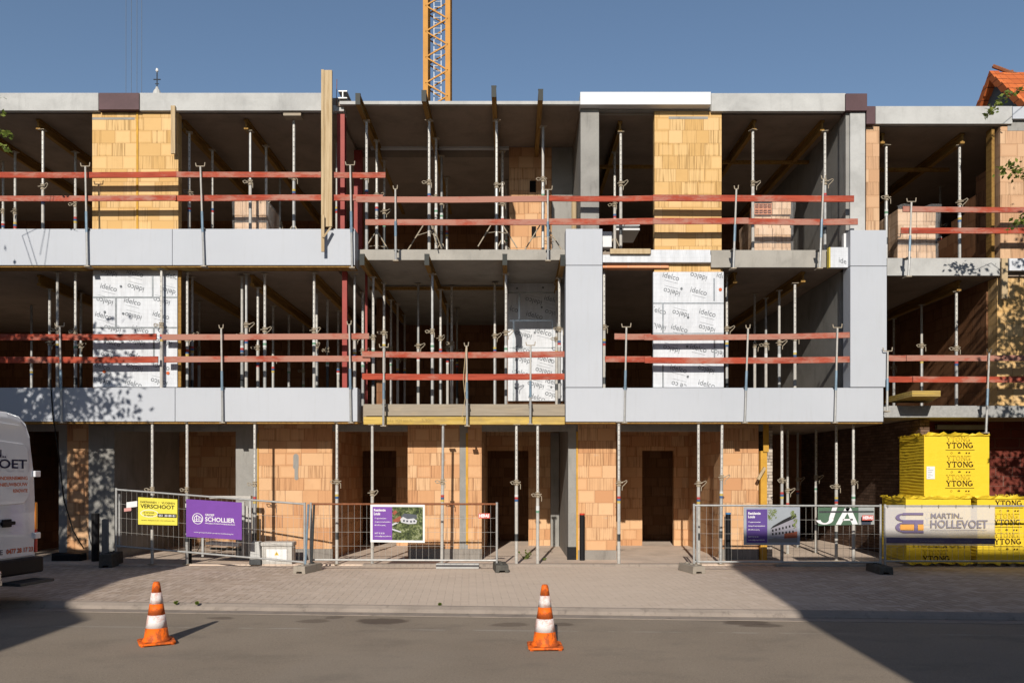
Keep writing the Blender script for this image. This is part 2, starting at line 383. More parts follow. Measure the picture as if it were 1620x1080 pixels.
M['pavers'] = pavers(); M['asphalt'] = asphalt()
M['kerb'] = concrete('kerb_concrete', (.25,.21,.18), .75)
M['earth'] = plain('sandy_ground', (.2,.16,.12), .95, .25, 2)

# ------------------------------------------------------------------ ground, road, pavement
ZP = .08
def quad(name, pts, m, kind='structure'):
    o = MB().add(pts, [(0,1,2,3)]).build(name, m); tag(o, kind=kind); return o
KS = -.075
def kY(x): return 10.27+KS*x
quad('ground', [(-500,-500,-.03),(500,-500,-.03),(500,900,-.03),(-500,900,-.03)], M['earth'])
def strip(name, f0, f1, z0, z1, m, x0=-40, x1=40, bevel=0):
    b = MB(); b.add([(x0,f0(x0),z0),(x1,f0(x1),z0),(x1,f1(x1),z0),(x0,f1(x0),z0),(x0,f0(x0),z1),(x1,f0(x1),z1),(x1,f1(x1),z1),(x0,f1(x0),z1)],
      [(0,3,2,1),(4,5,6,7),(0,1,5,4),(1,2,6,5),(2,3,7,6),(3,0,4,7)])
    o = b.build(name, m, bevel=bevel); tag(o, kind='structure'); return o
strip('road', lambda x: 1.5, lambda x: kY(x)-.002, -.02, 0, M['asphalt'])
strip('gutter', lambda x: kY(x)-.22, lambda x: kY(x)-.003, -.01, .006, M['kerb'])
kb = MB(); kx0, kx1 = -40, 40
kb.add([(x,kY(x)+dy,z) for x in (kx0,kx1) for dy,z in ((0,-.02),(0,.012),(.035,.045),(.10,ZP-.004),(.14,ZP+.001),(.14,-.02))],[(0,6,7,1),(1,7,8,2),(2,8,9,3),(3,9,10,4),(4,10,11,5),(5,11,6,0),(0,1,2,3,4,5),(6,11,10,9,8,7)])
tag(kb.build('kerb', M['kerb']), kind='structure')
strip('pavement', lambda x: kY(x)+.141, lambda x: 15.06, -.02, ZP, M['pavers'])
strip('far_pavement', lambda x: -2.95, lambda x: 1.49, -.02, .08, M['pavers'])
M['floorg'] = concrete('sandy_slab', (.52,.42,.345), .3)
tag(bx(-14,12.5,15.061,26,-.02,.105).build('ground_slab', M['floorg']), kind='structure')
sill = bx(PX(575,15.0),PX(1090,15.0),14.9,15.06,0,.125).build('edge_strip', M['kerb'], bevel=.01); tag(sill, kind='structure')
sill2 = bx(PX(1225,15.0),PX(1400,15.0),14.9,15.06,0,.12).build('edge_strip', M['slabedge'], bevel=.01); tag(sill2, kind='structure')

# ------------------------------------------------------------------ text
def text_data(s, bold=0.0):
    cu = bpy.data.curves.new('t', 'FONT'); cu.body = s; cu.size = 1; cu.offset = bold; cu.resolution_u = 3
    o = bpy.data.objects.new('t', cu); COL.objects.link(o); dg = bpy.context.evaluated_depsgraph_get(); dg.update()
    me = bpy.data.meshes.new_from_object(o.evaluated_get(dg)); vs = [v.co.copy() for v in me.vertices]; fs = [tuple(p.vertices) for p in me.polygons]
    bpy.data.objects.remove(o); bpy.data.meshes.remove(me); bpy.data.curves.remove(cu)
    x0 = min(v.x for v in vs); x1 = max(v.x for v in vs); y0 = min(v.y for v in vs); y1 = max(v.y for v in vs)
    return [((v.x-x0)/(x1-x0), (v.y-y0)/(y1-y0)) for v in vs], fs
_tc = {}
def put_text(mb, s, frame, u0, u1, v0, v1, bold=0.0, rot=0, shear=0):
    """frame(u,v)->3D. text fills the box u0..u1 x v0..v1 (rot about its centre, u and v in metres)"""
    k = (s, bold)
    if k not in _tc: _tc[k] = text_data(s, bold)
    vs, fs = _tc[k]; cu, cv = (u0+u1)/2, (v0+v1)/2; out = []
    for (a, b) in vs:
        du = (a-.5)*(u1-u0)+shear*(b-.5)*(v1-v0); dv = (b-.5)*(v1-v0)
        out.append(frame(cu+du*math.cos(rot)-dv*math.sin(rot), cv+du*math.sin(rot)+dv*math.cos(rot)))
    mb.add(out, fs)
def put_rect(mb, frame, u0, u1, v0, v1):
    mb.add([frame(u0,v0), frame(u1,v0), frame(u1,v1), frame(u0,v1)], [(0,1,2,3)])
def put_seg(mb, frame, a, b, wd):
    dx, dy = b[0]-a[0], b[1]-a[1]; L = math.hypot(dx, dy); nx, ny = -dy/L*wd/2, dx/L*wd/2
    mb.add([frame(a[0]+nx,a[1]+ny), frame(b[0]+nx,b[1]+ny), frame(b[0]-nx,b[1]-ny), frame(a[0]-nx,a[1]-ny)], [(0,1,2,3)])
def put_arc(mb, frame, c, rx, ry, t0, t1, wd, n=20):
    vs = []
    for i in range(n+1):
        t = t0+(t1-t0)*i/n
        for q in (-.5, .5): vs.append(frame(c[0]+math.cos(t)*(rx+q*wd), c[1]+math.sin(t)*(ry+q*wd)))
    mb.add(vs, [(2*i, 2*i+2, 2*i+3, 2*i+1) for i in range(n)])
def slab_word(mb, frame, u0, v0, h, ghost=False):       # YTONG in slab serif, drawn stroke by stroke
    W = h; t = .19*h; s = .115*h
    def f(a, b): return (u0+a*h, v0+b*h)
    def seg(a, b, wd): put_seg(mb, frame, f(*a), f(*b), wd)
    seg((.10,.97),(.42,.45), t); seg((.74,.97),(.42,.45), t*.7); seg((.42,.5),(.42,0), t)
    seg((-.04,.96),(.26,.96), s); seg((.60,.96),(.88,.96), s); seg((.24,.04),(.60,.04), s)
    o = .98; seg((o,.94),(o+.78,.94), s*1.1); seg((o+.39,.95),(o+.39,0), t); seg((o+.2,.04),(o+.58,.04), s); seg((o+.03,.94),(o+.03,.72), s); seg((o+.75,.94),(o+.75,.72), s)
    put_arc(mb, frame, f(2.32,.5), .36*h, .42*h, 0, 2*math.pi, t, 24)
    o = 2.92; seg((o,.96),(o+.26,.96), s); seg((o+.12,.96),(o+.12,0), s*1.1); seg((o,.04),(o+.27,.04), s); seg((o+.15,.95),(o+.74,.06), t); seg((o+.76,.99),(o+.76,0), s*1.1); seg((o+.62,.96),(o+.9,.96), s)
    put_arc(mb, frame, f(4.32,.5), .37*h, .42*h, R(48), R(330), t, 22); seg((4.36,.44),(4.76,.44), s); seg((4.66,.44),(4.66,.08), t*.9)
    put_arc(mb, frame, f(4.95,.93), .03*h, .03*h, 0, 2*math.pi, .02*h, 8)

# ------------------------------------------------------------------ the building
B = thing('apartment_building', 'unfinished three storey apartment block with white panel bands and raw clay block piers', 'building', (0,15,0))
B.location = (0,0,0)
def part(name, mb, m, bevel=0, label=None, parent=None):
    o = mb.build(name, m, parent or B, bevel=bevel)
    if label: o['label'] = label
    return o
YC = 15.0; YF = 15.25; YB = 15.33
L2l = 5.80; L2c = 5.93; L2f = 5.77
XL, XC, XR, XF, XE = -14.0, -3.25, 1.27, 6.4, 12.5
# floor and roof slabs (each its own part)
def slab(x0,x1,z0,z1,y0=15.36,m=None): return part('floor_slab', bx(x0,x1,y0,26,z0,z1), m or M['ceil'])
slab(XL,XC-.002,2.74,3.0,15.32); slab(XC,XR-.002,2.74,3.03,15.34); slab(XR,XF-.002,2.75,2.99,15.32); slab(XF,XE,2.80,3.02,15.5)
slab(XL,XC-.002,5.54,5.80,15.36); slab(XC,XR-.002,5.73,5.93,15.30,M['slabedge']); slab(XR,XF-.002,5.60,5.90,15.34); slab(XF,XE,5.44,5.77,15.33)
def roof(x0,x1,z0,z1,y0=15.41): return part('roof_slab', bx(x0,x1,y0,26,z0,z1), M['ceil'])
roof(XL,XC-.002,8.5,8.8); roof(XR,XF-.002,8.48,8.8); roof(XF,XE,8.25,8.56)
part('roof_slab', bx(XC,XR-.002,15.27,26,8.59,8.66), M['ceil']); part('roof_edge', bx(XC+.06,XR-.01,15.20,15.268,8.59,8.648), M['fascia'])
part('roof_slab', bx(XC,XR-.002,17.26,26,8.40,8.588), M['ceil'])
# floors finish so light bounces
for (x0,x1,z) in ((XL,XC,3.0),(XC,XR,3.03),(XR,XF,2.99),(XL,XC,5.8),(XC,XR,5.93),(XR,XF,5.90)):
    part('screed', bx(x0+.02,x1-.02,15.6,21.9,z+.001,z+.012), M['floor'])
# fascias
def fas(px0,px1,py0,py1,Y=YF,d=.10,m='fascia',name='fascia_beam',bev=.006): return part(name, pbox(px0,px1,py0,py1,Y,d), M[m], bev)
fas(-330,155.6,147,175); fas(220.4,509,147,175); fas(527,544,166.5,176,15.3,.3,'fascia','bearing_block')
part('formwork_plate', pbox(156,220,147,173.5,YF-.03,.3), M['brownplate'], .004)
fas(1125.3,1338,147.5,176); fas(943,1125,166,175,15.30,.25,'conc')
part('parapet_panel', pbox(918,1124.8,145.5,165.5,15.12,.30), M['clad_bright'], .006, 'bright white panel over the left half of the right roof edge')
part('formwork_plate', pbox(1338.3,1372,148,175,YF-.05,.3), M['brownplate'], .004); part('formwork_plate', pbox(1371,1385,168,196,YF-.02,.3), M['brownplate'], .004)
fas(1385.4,1602,168,196,15.3,.3); part('parapet_panel', pbox(1602.4,1760,168.5,188,15.27,.3), M['clad'], .004)
# white cladding bands
def clad(px0,px1,py0,py1,d=.33): return part('cladding_panel', pbox(px0,px1,py0,py1,YC,d), M['clad'], .006)
for a,b in ((-330,-60),(-59.4,272.2),(272.8,561.5)): clad(a,b,362,419.5,.34)
for a,b in ((-330,-60),(-59.4,276.6),(277.3,565.3)): clad(a,b,613,666.5)
clad(895,953,362,419.3); clad(895,953,420.1,612.3); clad(1345.4,1403,364,420.5); clad(1345.4,1403,421.3,612)
clad(895,988.6,613.2,666.8); clad(989.2,1320.6,613.2,666.8); clad(1321.2,1397.5,613.2,666.8)
part('drip_strip', bx(PX(-330,YC),PX(565,YC),YC+.03,YC+.31,PZ(669.5,YC),PZ(666.9,YC)), M['beamwood']); part('drip_strip', bx(PX(895,YC),PX(1397,YC),YC+.03,YC+.31,PZ(669.5,YC),PZ(667.1,YC)), M['beamwood'])
part('drip_strip', bx(PX(-330,YC),PX(561,YC),YC+.03,YC+.31,PZ(422,YC),PZ(419.8,YC)), M['beamwood'])
# slab edges
part('slab_edge', pbox(575,894.5,395.5,411.5,15.25,.049), M['slabedge'], .008)
part('slab_edge', pbox(1125,1313,395.5,423,YB-.06,.07), M['slabedge'], .006); part('slab_edge', pbox(1403.5,1582,408,436,15.27,.06), M['fascia'], .006)
part('insulation_strip', pbox(953.5,1124.7,403,415,YB-.10,.1), M['foil'], .004)
part('insulation_strip', pbox(1030,1124,395,403.2,YB-.09,.1), M['foil'], .004); part('insulation_strip', pbox(1597,1760,408.5,428,YB-.12,.1), M['foil'], .004)
part('lintel', pbox(953.5,1058,415.5,423.5,YB-.02,.2), M['lintel'], .004); part('block_course', pbox(1058.3,1140,415.5,431,YB,.14), M['blk_top'])
part('zinc_flashing', pbox(1398,1780,641.5,660,15.22,.27), M['steel'], .004)
# piers, upper floors
def pier(px0,px1,py0,py1,Y=YB,d=.16,m='blk_top',name='block_pier',label=None): return part(name, pbox(px0,px1,py0,py1,Y,d), M[m], 0, label)
def zpier(px0,px1,z0,z1,Y,d,m,name='block_pier'): return part(name, bx(PX(px0,Y),PX(px1,Y),Y,Y+d,z0,z1), M[m])
zpier(146,282,5.8,8.49,YB,.16,'blk_top'); zpier(147,281,3.0,5.54,YB+.04,.16,'blk_top')
zpier(1035.5,1141.5,5.91,8.56,YB,.16,'blk_top'); zpier(1035,1143,2.99,5.59,YB+.04,.16,'blk_top')
zpier(1370.3,1391,5.78,8.24,15.35,.2,'blk_pink'); zpier(1582.5,1790,5.78,8.24,15.35,.3,'blk_pink'); zpier(1577.5,1790,3.03,5.43,15.38,.3,'blk_top')
part('mortar_patch', pbox(1594,1625,190,207,15.345,.005), M['conc'])
part('corner_bead', pbox(215.5,218.5,176,362,YB-.015,.02), M['yellowv'])
part('mortar_patch', pbox(146,213,186,189.5,YB-.004,.01), M['conc']); part('mortar_patch', pbox(1058,1120,184.5,188.5,YB-.004,.01), M['conc']); part('mortar_patch', pbox(220,282,175,178.5,YB-.004,.01), M['conc'])
# concrete columns of the right unit + cross walls
part('concrete_column', bx(1.275,1.62,15.28,15.6,5.91,8.56), M['conc'], .01); part('concrete_column', bx(PX(1345,15.26),PX(1369,15.26),15.26,15.6,5.6,8.47), M['fascia'], .01)
part('concrete_column', bx(PX(1338,15.3),PX(1345,15.26)-.002,15.3,15.6,5.6,8.47), M['conc'])
for z0,z1 in ((3.0,5.59),(5.91,8.47)):
    part('cross_wall', bx(1.28,1.58,15.62,21.9,z0,z1), M['conc']); part('cross_wall', bx(6.23,6.39,15.605,21.9,z0,z1), M['conc'])
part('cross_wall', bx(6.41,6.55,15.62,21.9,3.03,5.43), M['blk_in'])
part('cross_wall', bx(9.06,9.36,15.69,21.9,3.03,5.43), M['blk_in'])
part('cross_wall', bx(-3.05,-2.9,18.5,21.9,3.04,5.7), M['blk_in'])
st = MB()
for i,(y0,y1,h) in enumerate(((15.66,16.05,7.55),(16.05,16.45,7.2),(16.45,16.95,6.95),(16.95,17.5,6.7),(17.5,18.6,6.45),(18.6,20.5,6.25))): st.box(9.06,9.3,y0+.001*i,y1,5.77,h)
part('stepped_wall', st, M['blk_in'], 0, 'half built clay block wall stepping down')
part('door_jamb', bx(9.0,9.055,15.42,15.6,5.78,8.24), M['beamwood'])
# rear + end walls
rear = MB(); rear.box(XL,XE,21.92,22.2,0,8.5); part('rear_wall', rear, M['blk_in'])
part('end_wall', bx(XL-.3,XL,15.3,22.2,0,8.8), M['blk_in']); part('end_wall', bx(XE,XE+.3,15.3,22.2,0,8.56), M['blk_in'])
# middle bay, upper storey
part('block_panel', pbox(805.5,872.5,233.5,400,17.2,.15), M['blk_top'] if 0 else M['blk_ground'], 0)
for a in ((838,848,286,304),(841,848,358,375)): part('socket_shade_plate', pbox(*a,17.19,.015), M['deep_shade'])  # thin near-black plates stand in for the shade in two holes
part('concrete_panel', pbox(873,906,233.5,400,17.2,.2), M['conc'])
part('ceiling_trim', pbox(586,805,231.5,235,17.15,.1), M['clad_bright'])
part('pipe', MB().tube((PX(908,15.9),15.9,5.93),(PX(908,15.9),15.9,7.1),.05,10), M['plank'])
# middle bay, first floor: insulated panel
LET = []
def idelco(panel_name, px0,px1,py0,py1,Y,d,words,tapes,dots,label=None):
    p = part(panel_name, pbox(px0,px1,py0,py1,Y,d), M['foil'], .004, label)
    fr = lambda u,v: (PX(u,Y), Y-.003, PZ(v,Y))
    mb = MB()
    for (cx,cy,flip) in words:
        k=('idelco',0.0)
        if k not in _tc: _tc[k]=text_data('idelco',.004)
        vs,fs=_tc[k]; a=R(-14)+(math.pi if flip else 0); out=[]
        Wd,Ht=26.5,8.4
        pts=[]
        for (q,r_) in vs:
            du=(q-.5)*Wd; dv=(r_-.5)*Ht
            x=cx+du*math.cos(a)-dv*math.sin(a); y=cy-(du*math.sin(a)+dv*math.cos(a)); pts.append((x,y))
        for f in fs:
            if all(px0+.5<pts[i][0]<px1-.5 and py0+.5<pts[i][1]<py1-.5 for i in f): mb.add([fr(*pts[i]) for i in f],[tuple(range(len(f)))])
        ux,uy=math.cos(a),-math.sin(a); oy=8.2 if not flip else -8.2
        s=[(cx-11,cy+oy),(cx+11,cy+oy)]
        if px0+2<cx-11 and cx+11<px1-2 and py0+3<cy+oy<py1-3:
            aa=R(-14); A=(cx-11*math.cos(aa),cy+oy+11*math.sin(aa)); Bq=(cx+11*math.cos(aa),cy+oy-11*math.sin(aa))
            mb.add([fr(A[0],A[1]),fr(Bq[0],Bq[1]),fr(Bq[0],Bq[1]+.35),fr(A[0],A[1]+.35)],[(0,1,2,3)])
    if mb.f: mb.build('lettering', M['ink'], p)
    for (a,b,c,e) in tapes: MB().box(PX(a,Y),PX(b,Y),Y-.0045,Y-.001,PZ(e,Y),PZ(c,Y)).build('tape', M['tape'], p)
    for (a,b,orange) in dots:
        MB().tube((PX(a,Y),Y-.012,PZ(b,Y)),(PX(a,Y),Y+.01,PZ(b,Y)),.03 if orange else .022,12).build('fixing_plug', M['orink'] if orange else M['ink'], p)
    return p
def Z5(x,y): return (x/3.6, 390+y/3.6)
w1=[(620,232,0),(772,236,1),(770,150,0),(620,150,1),(595,312,1),(755,312,0),(590,392,0),(758,398,1),(920,312,1),(918,390,0),(960,255,1),(985,168,0),(640,545,0),(778,545,1),(620,625,1),(775,620,0),(930,545,1),(580,680,0),(765,690,1),(920,680,0),(580,768,1),(762,778,0),(905,772,1),(640,470,1),(800,470,0)]
idelco('insulation_panel',147,280.5,424,612,15.25,.10,[(*Z5(a,b),c) for a,b,c in w1],
   [(147,280,469,471.5),(147,280,517,519.5),(182,185,471.6,516.9),(240.5,243,435,468.9),(147,240,572,573.5),(242,245,519.6,570)],
   [(191.5,453,0),(166,493.5,0),(195,496,0),(166,540,0),(194,541,0),(165,587.5,1),(266,590,1)],'printed insulation panel partly under tree shade')
def Z7(x,y): return (800+x/3.6, 390+y/3.6)
w2=[(942,170,0),(1098,172,1),(945,260,1),(1100,254,0),(867,362,0),(995,385,1),(1150,377,0),(865,455,1),(990,465,0),(1145,468,1),(943,585,1),(1098,578,0),(1215,606,1),(985,695,0),(1140,702,1),(990,790,1),(1145,782,0),(1250,170,0)]
idelco('insulation_panel',1033.5,1145,430,612.5,15.25,.10,[(*Z7(a,b),c) for a,b,c in w2],
   [(1033.6,1144.9,478.5,480.5),(1033.6,1144.9,526.5,528),(1047.5,1050,480.6,526),(1128.5,1131,440,476),(1129,1131.5,537,570),(1047.5,1050,577,612)],
   [(1078,456.5,0),(1088.5,502,0),(1087,548,0),(1088,595.5,0),(1139.5,458,1)],'bright printed insulation panel in full sun')
w3=[(158,312,1),(165,390,0),(268,300,0),(270,382,1),(100,505,1),(215,485,0),(90,580,0),(100,650,1),(232,640,0),(85,715,0),(215,712,1),(170,790,1),(178,858,0),(275,770,0),(270,850,1),(25,350,0)]
idelco('insulation_panel',803.5,893,446,634,17.15,.08,[(*Z7(a,b),c) for a,b,c in w3],
   [(803.6,880,462,464),(820,822.5,464.1,505),(806,875,506,508.2),(873,875,508.3,550),(806,880,549.5,550.5),(811,814,508.3,634)],
   [(859,455,0),(818,456,0),(857,486,0),(846,526,0),(816,569,0),(816,614,0),(872,612,0),(871,569,0)],'printed insulation panel set back in the middle bay')
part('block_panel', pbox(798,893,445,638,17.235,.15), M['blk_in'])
part('insulation_piece', pbox(1314,1342,391,423,YB-.22,.1), M['foil'], .004)
_lp=MB(); _k=text_data('ide',0.0); _lp.add([(PX(1327+q*12,YB-.22),YB-.223,PZ(415-r_*8-q*-3,YB-.22)) for q,r_ in _k[0]],_k[1]); _lp.build('lettering',M['ink'],B)
part('foam_edge', pbox(1311.5,1313.8,391,423,YB-.22,.1), M['foamedge']); part('upstand_trim', pbox(1335,1343,369,391,15.2,.1), M['clad_bright'])
part('block_backing', pbox(957,1033,416,423,15.6,.1), M['beamwood'])
part('pale_box', pbox(953.2,968,366,391,15.28,.25), M['clad_bright'], .01)
part('window_frame', bx(PX(975,16.6),PX(1012,16.6),16.6,17.5,PZ(364,16.6),PZ(361,16.6)+.0), M['clad_bright']); part('window_frame', bx(PX(975,16.6),PX(1012,16.6),16.6,17.5,PZ(357,16.6),PZ(354,16.6)), M['clad_bright'])
# steel columns + joist of the middle bay
part('steel_column', MB().box(-3.27,-3.13,15.36,15.38,5.8,8.48).box(-3.27,-3.13,15.5,15.52,5.8,8.48).box(-3.21,-3.19,15.381,15.499,5.8,8.48), M['redsteel'], 0)
part('steel_column', MB().box(-3.27,-3.11,17.0,17.15,5.8,8.45), M['redsteel']); part('steel_column', MB().box(PX(542,15.4),PX(549.5,15.4),15.36,15.46,3.0,5.54), M['redsteel'])
part('steel_column', MB().box(PX(577.5,15.9),PX(581,15.9),15.9,15.95,3.03,5.7), M['redsteel'])
ib = MB(); xi=PX(543,15.2)
ib.box(xi-.08,xi+.08,15.15,17.4,8.80,8.82).box(xi-.08,xi+.08,15.15,17.4,8.645+.03,8.665+.03).box(xi-.01,xi+.01,15.15,17.4,8.696,8.799)
part('steel_joist', ib, [M['steel']])
part('rebar', MB().tube((PX(532,15.3),15.3,8.6),(PX(533,15.3),15.3,9.1),.006,5), M['rust'])

# ------------------------------------------------------------------ ground floor
YW = 15.9
def g(px0,px1,m,y1=19.0,name='ground_wall',z1=2.739): return part(name, bx(PX(px0,YW),PX(px1,YW),YW,y1,.1,z1), M[m])
part('lintel_beam', bx(XL,PX(1213,YW),YW+.02,YW+.2,2.585,2.738), M['conc'])
g(-400,-30,'blk_in'); g(93,106,'conc'); g(106.2,139.8,'blk_ground',YW+.25); g(140,181,'conc')
g(373,408,'conc',YW+.3); g(408.2,525.5,'blk_ground'); g(645,727,'blk_ground'); g(727.2,740,'conc',YW+.16); g(740.2,762,'blk_ground')
g(899,911.5,'conc'); g(914.3,974.5,'blk_ground'); g(1143,1200,'blk_ground',19.0); g(1213.5,1222,'brickpale',24.0)
part('foam_joint', bx(PX(911.7,YW),PX(914.1,YW),YW-.02,YW+.1,.1,2.58), M['yellowv']); part('foam_joint', bx(PX(737,YW),PX(740.5,YW),YW-.012,YW-.001,.4,2.55), M['yellowv'])
part('foam_joint', bx(PX(407.4,YW),PX(409.3,YW),YW-.015,YW-.001,.4,2.55), M['yellowv'])
part('mortar_patch', MB().tube((PX(468,YW),YW-.004,1.9),(PX(468,YW),YW+.01,1.9),.055,14).box(PX(464,YW),PX(472.5,YW),YW-.0035,YW+.01,1.9,2.1).tube((PX(468.2,YW),YW-.003,2.1),(PX(468.2,YW),YW+.01,2.1),.05,14).tube((PX(469,YW),YW-.0045,1.68),(PX(469,YW),YW+.01,1.68),.04,12).box(PX(466,YW),PX(471.5,YW),YW-.0042,YW+.01,1.68,1.9), M['conc'])
# yellow timber at corner of passage
part('timber_post', bx(PX(1201,YW)-.0,PX(1211,YW),YW-.1,YW+.0-.002,.1,2.2), M['yellowv']); part('timber_post', bx(PX(1203,YW)+.02,PX(1213,YW),YW-.13,YW-.102,2.2-.02,2.72), M['yellowv'])
part('red_strap', MB().bar((PX(1199,15.7),15.7,PZ(758,15.7)),(PX(1210,15.7),15.7,PZ(739,15.7)),.05,.05), M['plank'])
# plinths
def plinth(px0,px1,py0=868,py1=886,m='foot'):
    Y=YW-.05; part('footing', bx(PX(px0,Y),PX(px1,Y),Y,YW-.001,.05,PZ(py0,Y)), M[m])
plinth(408.5,526,868); plinth(646,762.5,868); plinth(914.5,975,870); plinth(1143,1200,868)
part('footing', bx(PX(897,YW),PX(911,YW),YW-.07,YW-.002,.05,.35), M['darkmem']); part('footing', bx(PX(94,YW),PX(140,YW),YW-.3,YW-.05,.08,.25), M['darkmem'], .03)
# rear walls of the ground floor bays with door openings
def back(px0,px1,Y=19.0,door=None,m='blk_ground'):
    z1=2.739; b=MB(); 
    if door:
        d0,d1,zt=door
        b.box(PX(px0,Y),PX(d0,Y),Y,Y+.14,.1,z1); b.box(PX(d1,Y),PX(px1,Y),Y,Y+.14,.1,z1); b.box(PX(d0,Y),PX(d1,Y),Y,Y+.14,zt,z1)
    else: b.box(PX(px0,Y),PX(px1,Y),Y,Y+.14,.1,z1)
    part('rear_bay_wall', b, M[m])
back(60,373+66,19.02); back(536,690,19.02,(572,627,2.3)); back(770,905,19.02,(771,836,2.3)); back(947,1100,19.02,(1016,1066,2.3)); back(-150,90,19.02)
part('inner_partition', bx(XL,PX(1180,19.3),20.6,20.7,.1,2.739), M['blk_in'])
part('concrete_return', bx(PX(871,18.9),PX(884,18.9),18.8,19.01,.1,2.7), M['conc'])
# passage: right wall in dark brick, red block wall beyond the corner
part('passage_wall', bx(7.72,7.9,15.55,24.0,.08,2.79), M['brickdark']); part('red_block_wall', bx(7.91,12.5,16.4,16.6,.08,2.795), M['blk_red'])
part('passage_shade_panel', bx(4.9,7.9,24.0,24.1,.1,2.74), M['deep_shade'])  # near-black panel painted as the darkness deep in the passage
part('door_lintel', pbox(1483,1560,672,679,16.3,.09), M['slabedge']); part('opening', pbox(1486,1566,681,700,16.385,.01), M['deep_shade'])  # thin near-black plate under the lintel stands in for a shaded hole
part('ceiling_soffit', bx(PX(1213,YW),XF,15.33,15.9,2.70,2.738), M['ceil'])
# front band of the middle bay: weathered board over yellow beam, and timbers
wb = bx(PX(575,15.16),PX(893.5,15.16),15.16,15.2,PZ(657.5,15.16),PZ(639,15.16)).build('edge_board', M['plankh'], None, .004)
tag(wb,'weathered grey board along the middle bay first floor edge, above the yellow beam','board')
yb = bx(PX(575,15.1),PX(893.5,15.1),15.1,15.3,PZ(671,15.1),PZ(659,15.1)).build('timber_beam', M['yellowwood'], None, .004)
tag(yb,'long yellow timber beam with faded print under the grey edge board of the middle bay','beam')
_t=MB(); fr=lambda u,v:(PX(u,15.1),15.097,PZ(v,15.1))
put_text(_t,'Doka  H20 eco N',fr,610,652,667.5,662.5); put_text(_t,'3,90m',fr,667,686,667.5,662.5)
_t.build('lettering', wood('faded_print',(.40,.29,.1),(.33,.22,.07),0), yb)

# ------------------------------------------------------------------ joists (timber formwork beams)
def joist(X, Y0, Y1, ztop, label, X1=None, cap=True):
    X1 = X if X1 is None else X1
    o = thing('formwork_beam', label, 'timber beam', (X,Y0,ztop-.2), 0, 'timber formwork beams under the ceilings')
    L = Y1-Y0; dx = X1-X; b = MB()
    b.bar((0,0,.02),(dx,L,.02),.08,.04).bar((0,0,.18),(dx,L,.18),.08,.04).bar((0,0,.1),(dx,L,.1),.03,.12)
    b.build('beam_body', M['beamwood'], o)
    if cap: MB().box(-.043,.043,-.006,.0-.001,0,.2).box(-.046,.046,-.0,.06,.201,.206).build('end_cap', M['cap'], o)
    return o
jl = [(-10.3,16.0,21.5,8.495,'left bay of the top storey, leftmost'),(-9.0,15.6,21.5,8.495,'left bay of the top storey, just left of the tan block pier'),(-6.25,15.65,21.5,8.495,'top storey just right of the tan block pier'),(-5.05,15.6,21.5,8.495,'top storey between the tan pier and the tall plank'),
 (-2.77,14.76,21,8.585,'roof of the middle bay, leftmost of four poking out'),(-1.57,14.64,21,8.585,'roof of the middle bay, below the crane mast'),(-.32,14.47,21,8.585,'roof of the middle bay, third of four poking out'),(.51,14.6,21,8.585,'roof of the middle bay, rightmost of four poking out'),
 (2.06,15.65,21,8.475,'narrow opening of the right unit top storey'),(4.6,15.6,21,8.475,'wide opening of the right unit top storey, left one'),(5.9,15.62,21.5,8.475,'wide opening of the right unit top storey, right one'),
 (7.06,15.65,21,8.245,'far right bay top storey, left one'),(8.58,15.65,21,8.245,'far right bay top storey, right one'),
 (-8.98,15.6,21.5,5.535,'left bay of the middle storey'),(-6.25,15.9,21.5,5.535,'middle storey just right of the printed insulation'),(-4.94,15.6,21.5,5.535,'middle storey left of the red steel column'),(-3.72,15.6,21.5,5.535,'middle storey beside the red steel column'),
 (-2.71,14.85,20.5,5.725,'first floor of the middle bay, leftmost of four poking out'),(-1.54,14.85,20.5,5.725,'first floor of the middle bay, second of four poking out'),(-.13,14.85,20.5,5.725,'first floor of the middle bay, third of four poking out'),(.92,14.9,20.5,5.725,'first floor of the middle bay, beside the white frame'),
 (4.25,15.65,21,5.595,'middle storey right of the bright insulation panel'),(5.53,15.6,21,5.595,'middle storey of the right unit beside its concrete wall'),(7.05,15.6,21,5.435,'far right bay middle storey, left one'),(8.5,15.62,21,5.435,'far right bay middle storey, right one')]
for (X,Y0,Y1,z,d) in jl: joist(X,Y0,Y1,z,'timber I beam under the ceiling, '+d,cap=Y0<15)
for k,(x0,x1,Y,z,d) in enumerate(((3.9,6.22,17.2,8.32,'across the right unit top storey'),(6.6,9.0,16.9,8.05,'across the far right top bay'),(-3.0,.9,17.3,5.7,'across the middle bay first floor'),(1.6,3.0,17.4,8.3,'across the narrow opening of the right unit'))):
    o = bx(x0,x1,Y,Y+.08,z-.06,z-.002).build('cross_timber', M['beamwood']); tag(o,'dark timber batten laid '+d,'timber',"cross timbers under the ceilings")

# ------------------------------------------------------------------ shoring props
def hole_mat(name, c):
    t = NT(name, .55, .2); x, y, z = t.xyz(t.pos(True)); n = t.noise(t.pos(True), 16, 4)
    b = t.ramp(n, [(.3, lit(c,.8)), (.7, lit(c,1.1))]); f = t.math('ABSOLUTE', t.math('SUBTRACT', t.math('FRACT', t.math('DIVIDE', z, .09)), .5))
    q = t.math('DIVIDE', t.math('MULTIPLY', f, .09), 1.0); d = t.math('SQRT', t.math('ADD', t.math('MULTIPLY', q, q), t.math('MULTIPLY', x, x)))
    t.col(t.mix(t.math('MULTIPLY', t.math('LESS_THAN', d, .0085), .8), b, (.02,.02,.02))); return t.m
M['holes'] = hole_mat('drilled_steel_tube', (.47,.455,.43))
SM = {}
def shared(key, fn):
    if key not in SM:
        o = fn(); SM[key] = o.data; bpy.data.objects.remove(o)
    return SM[key]
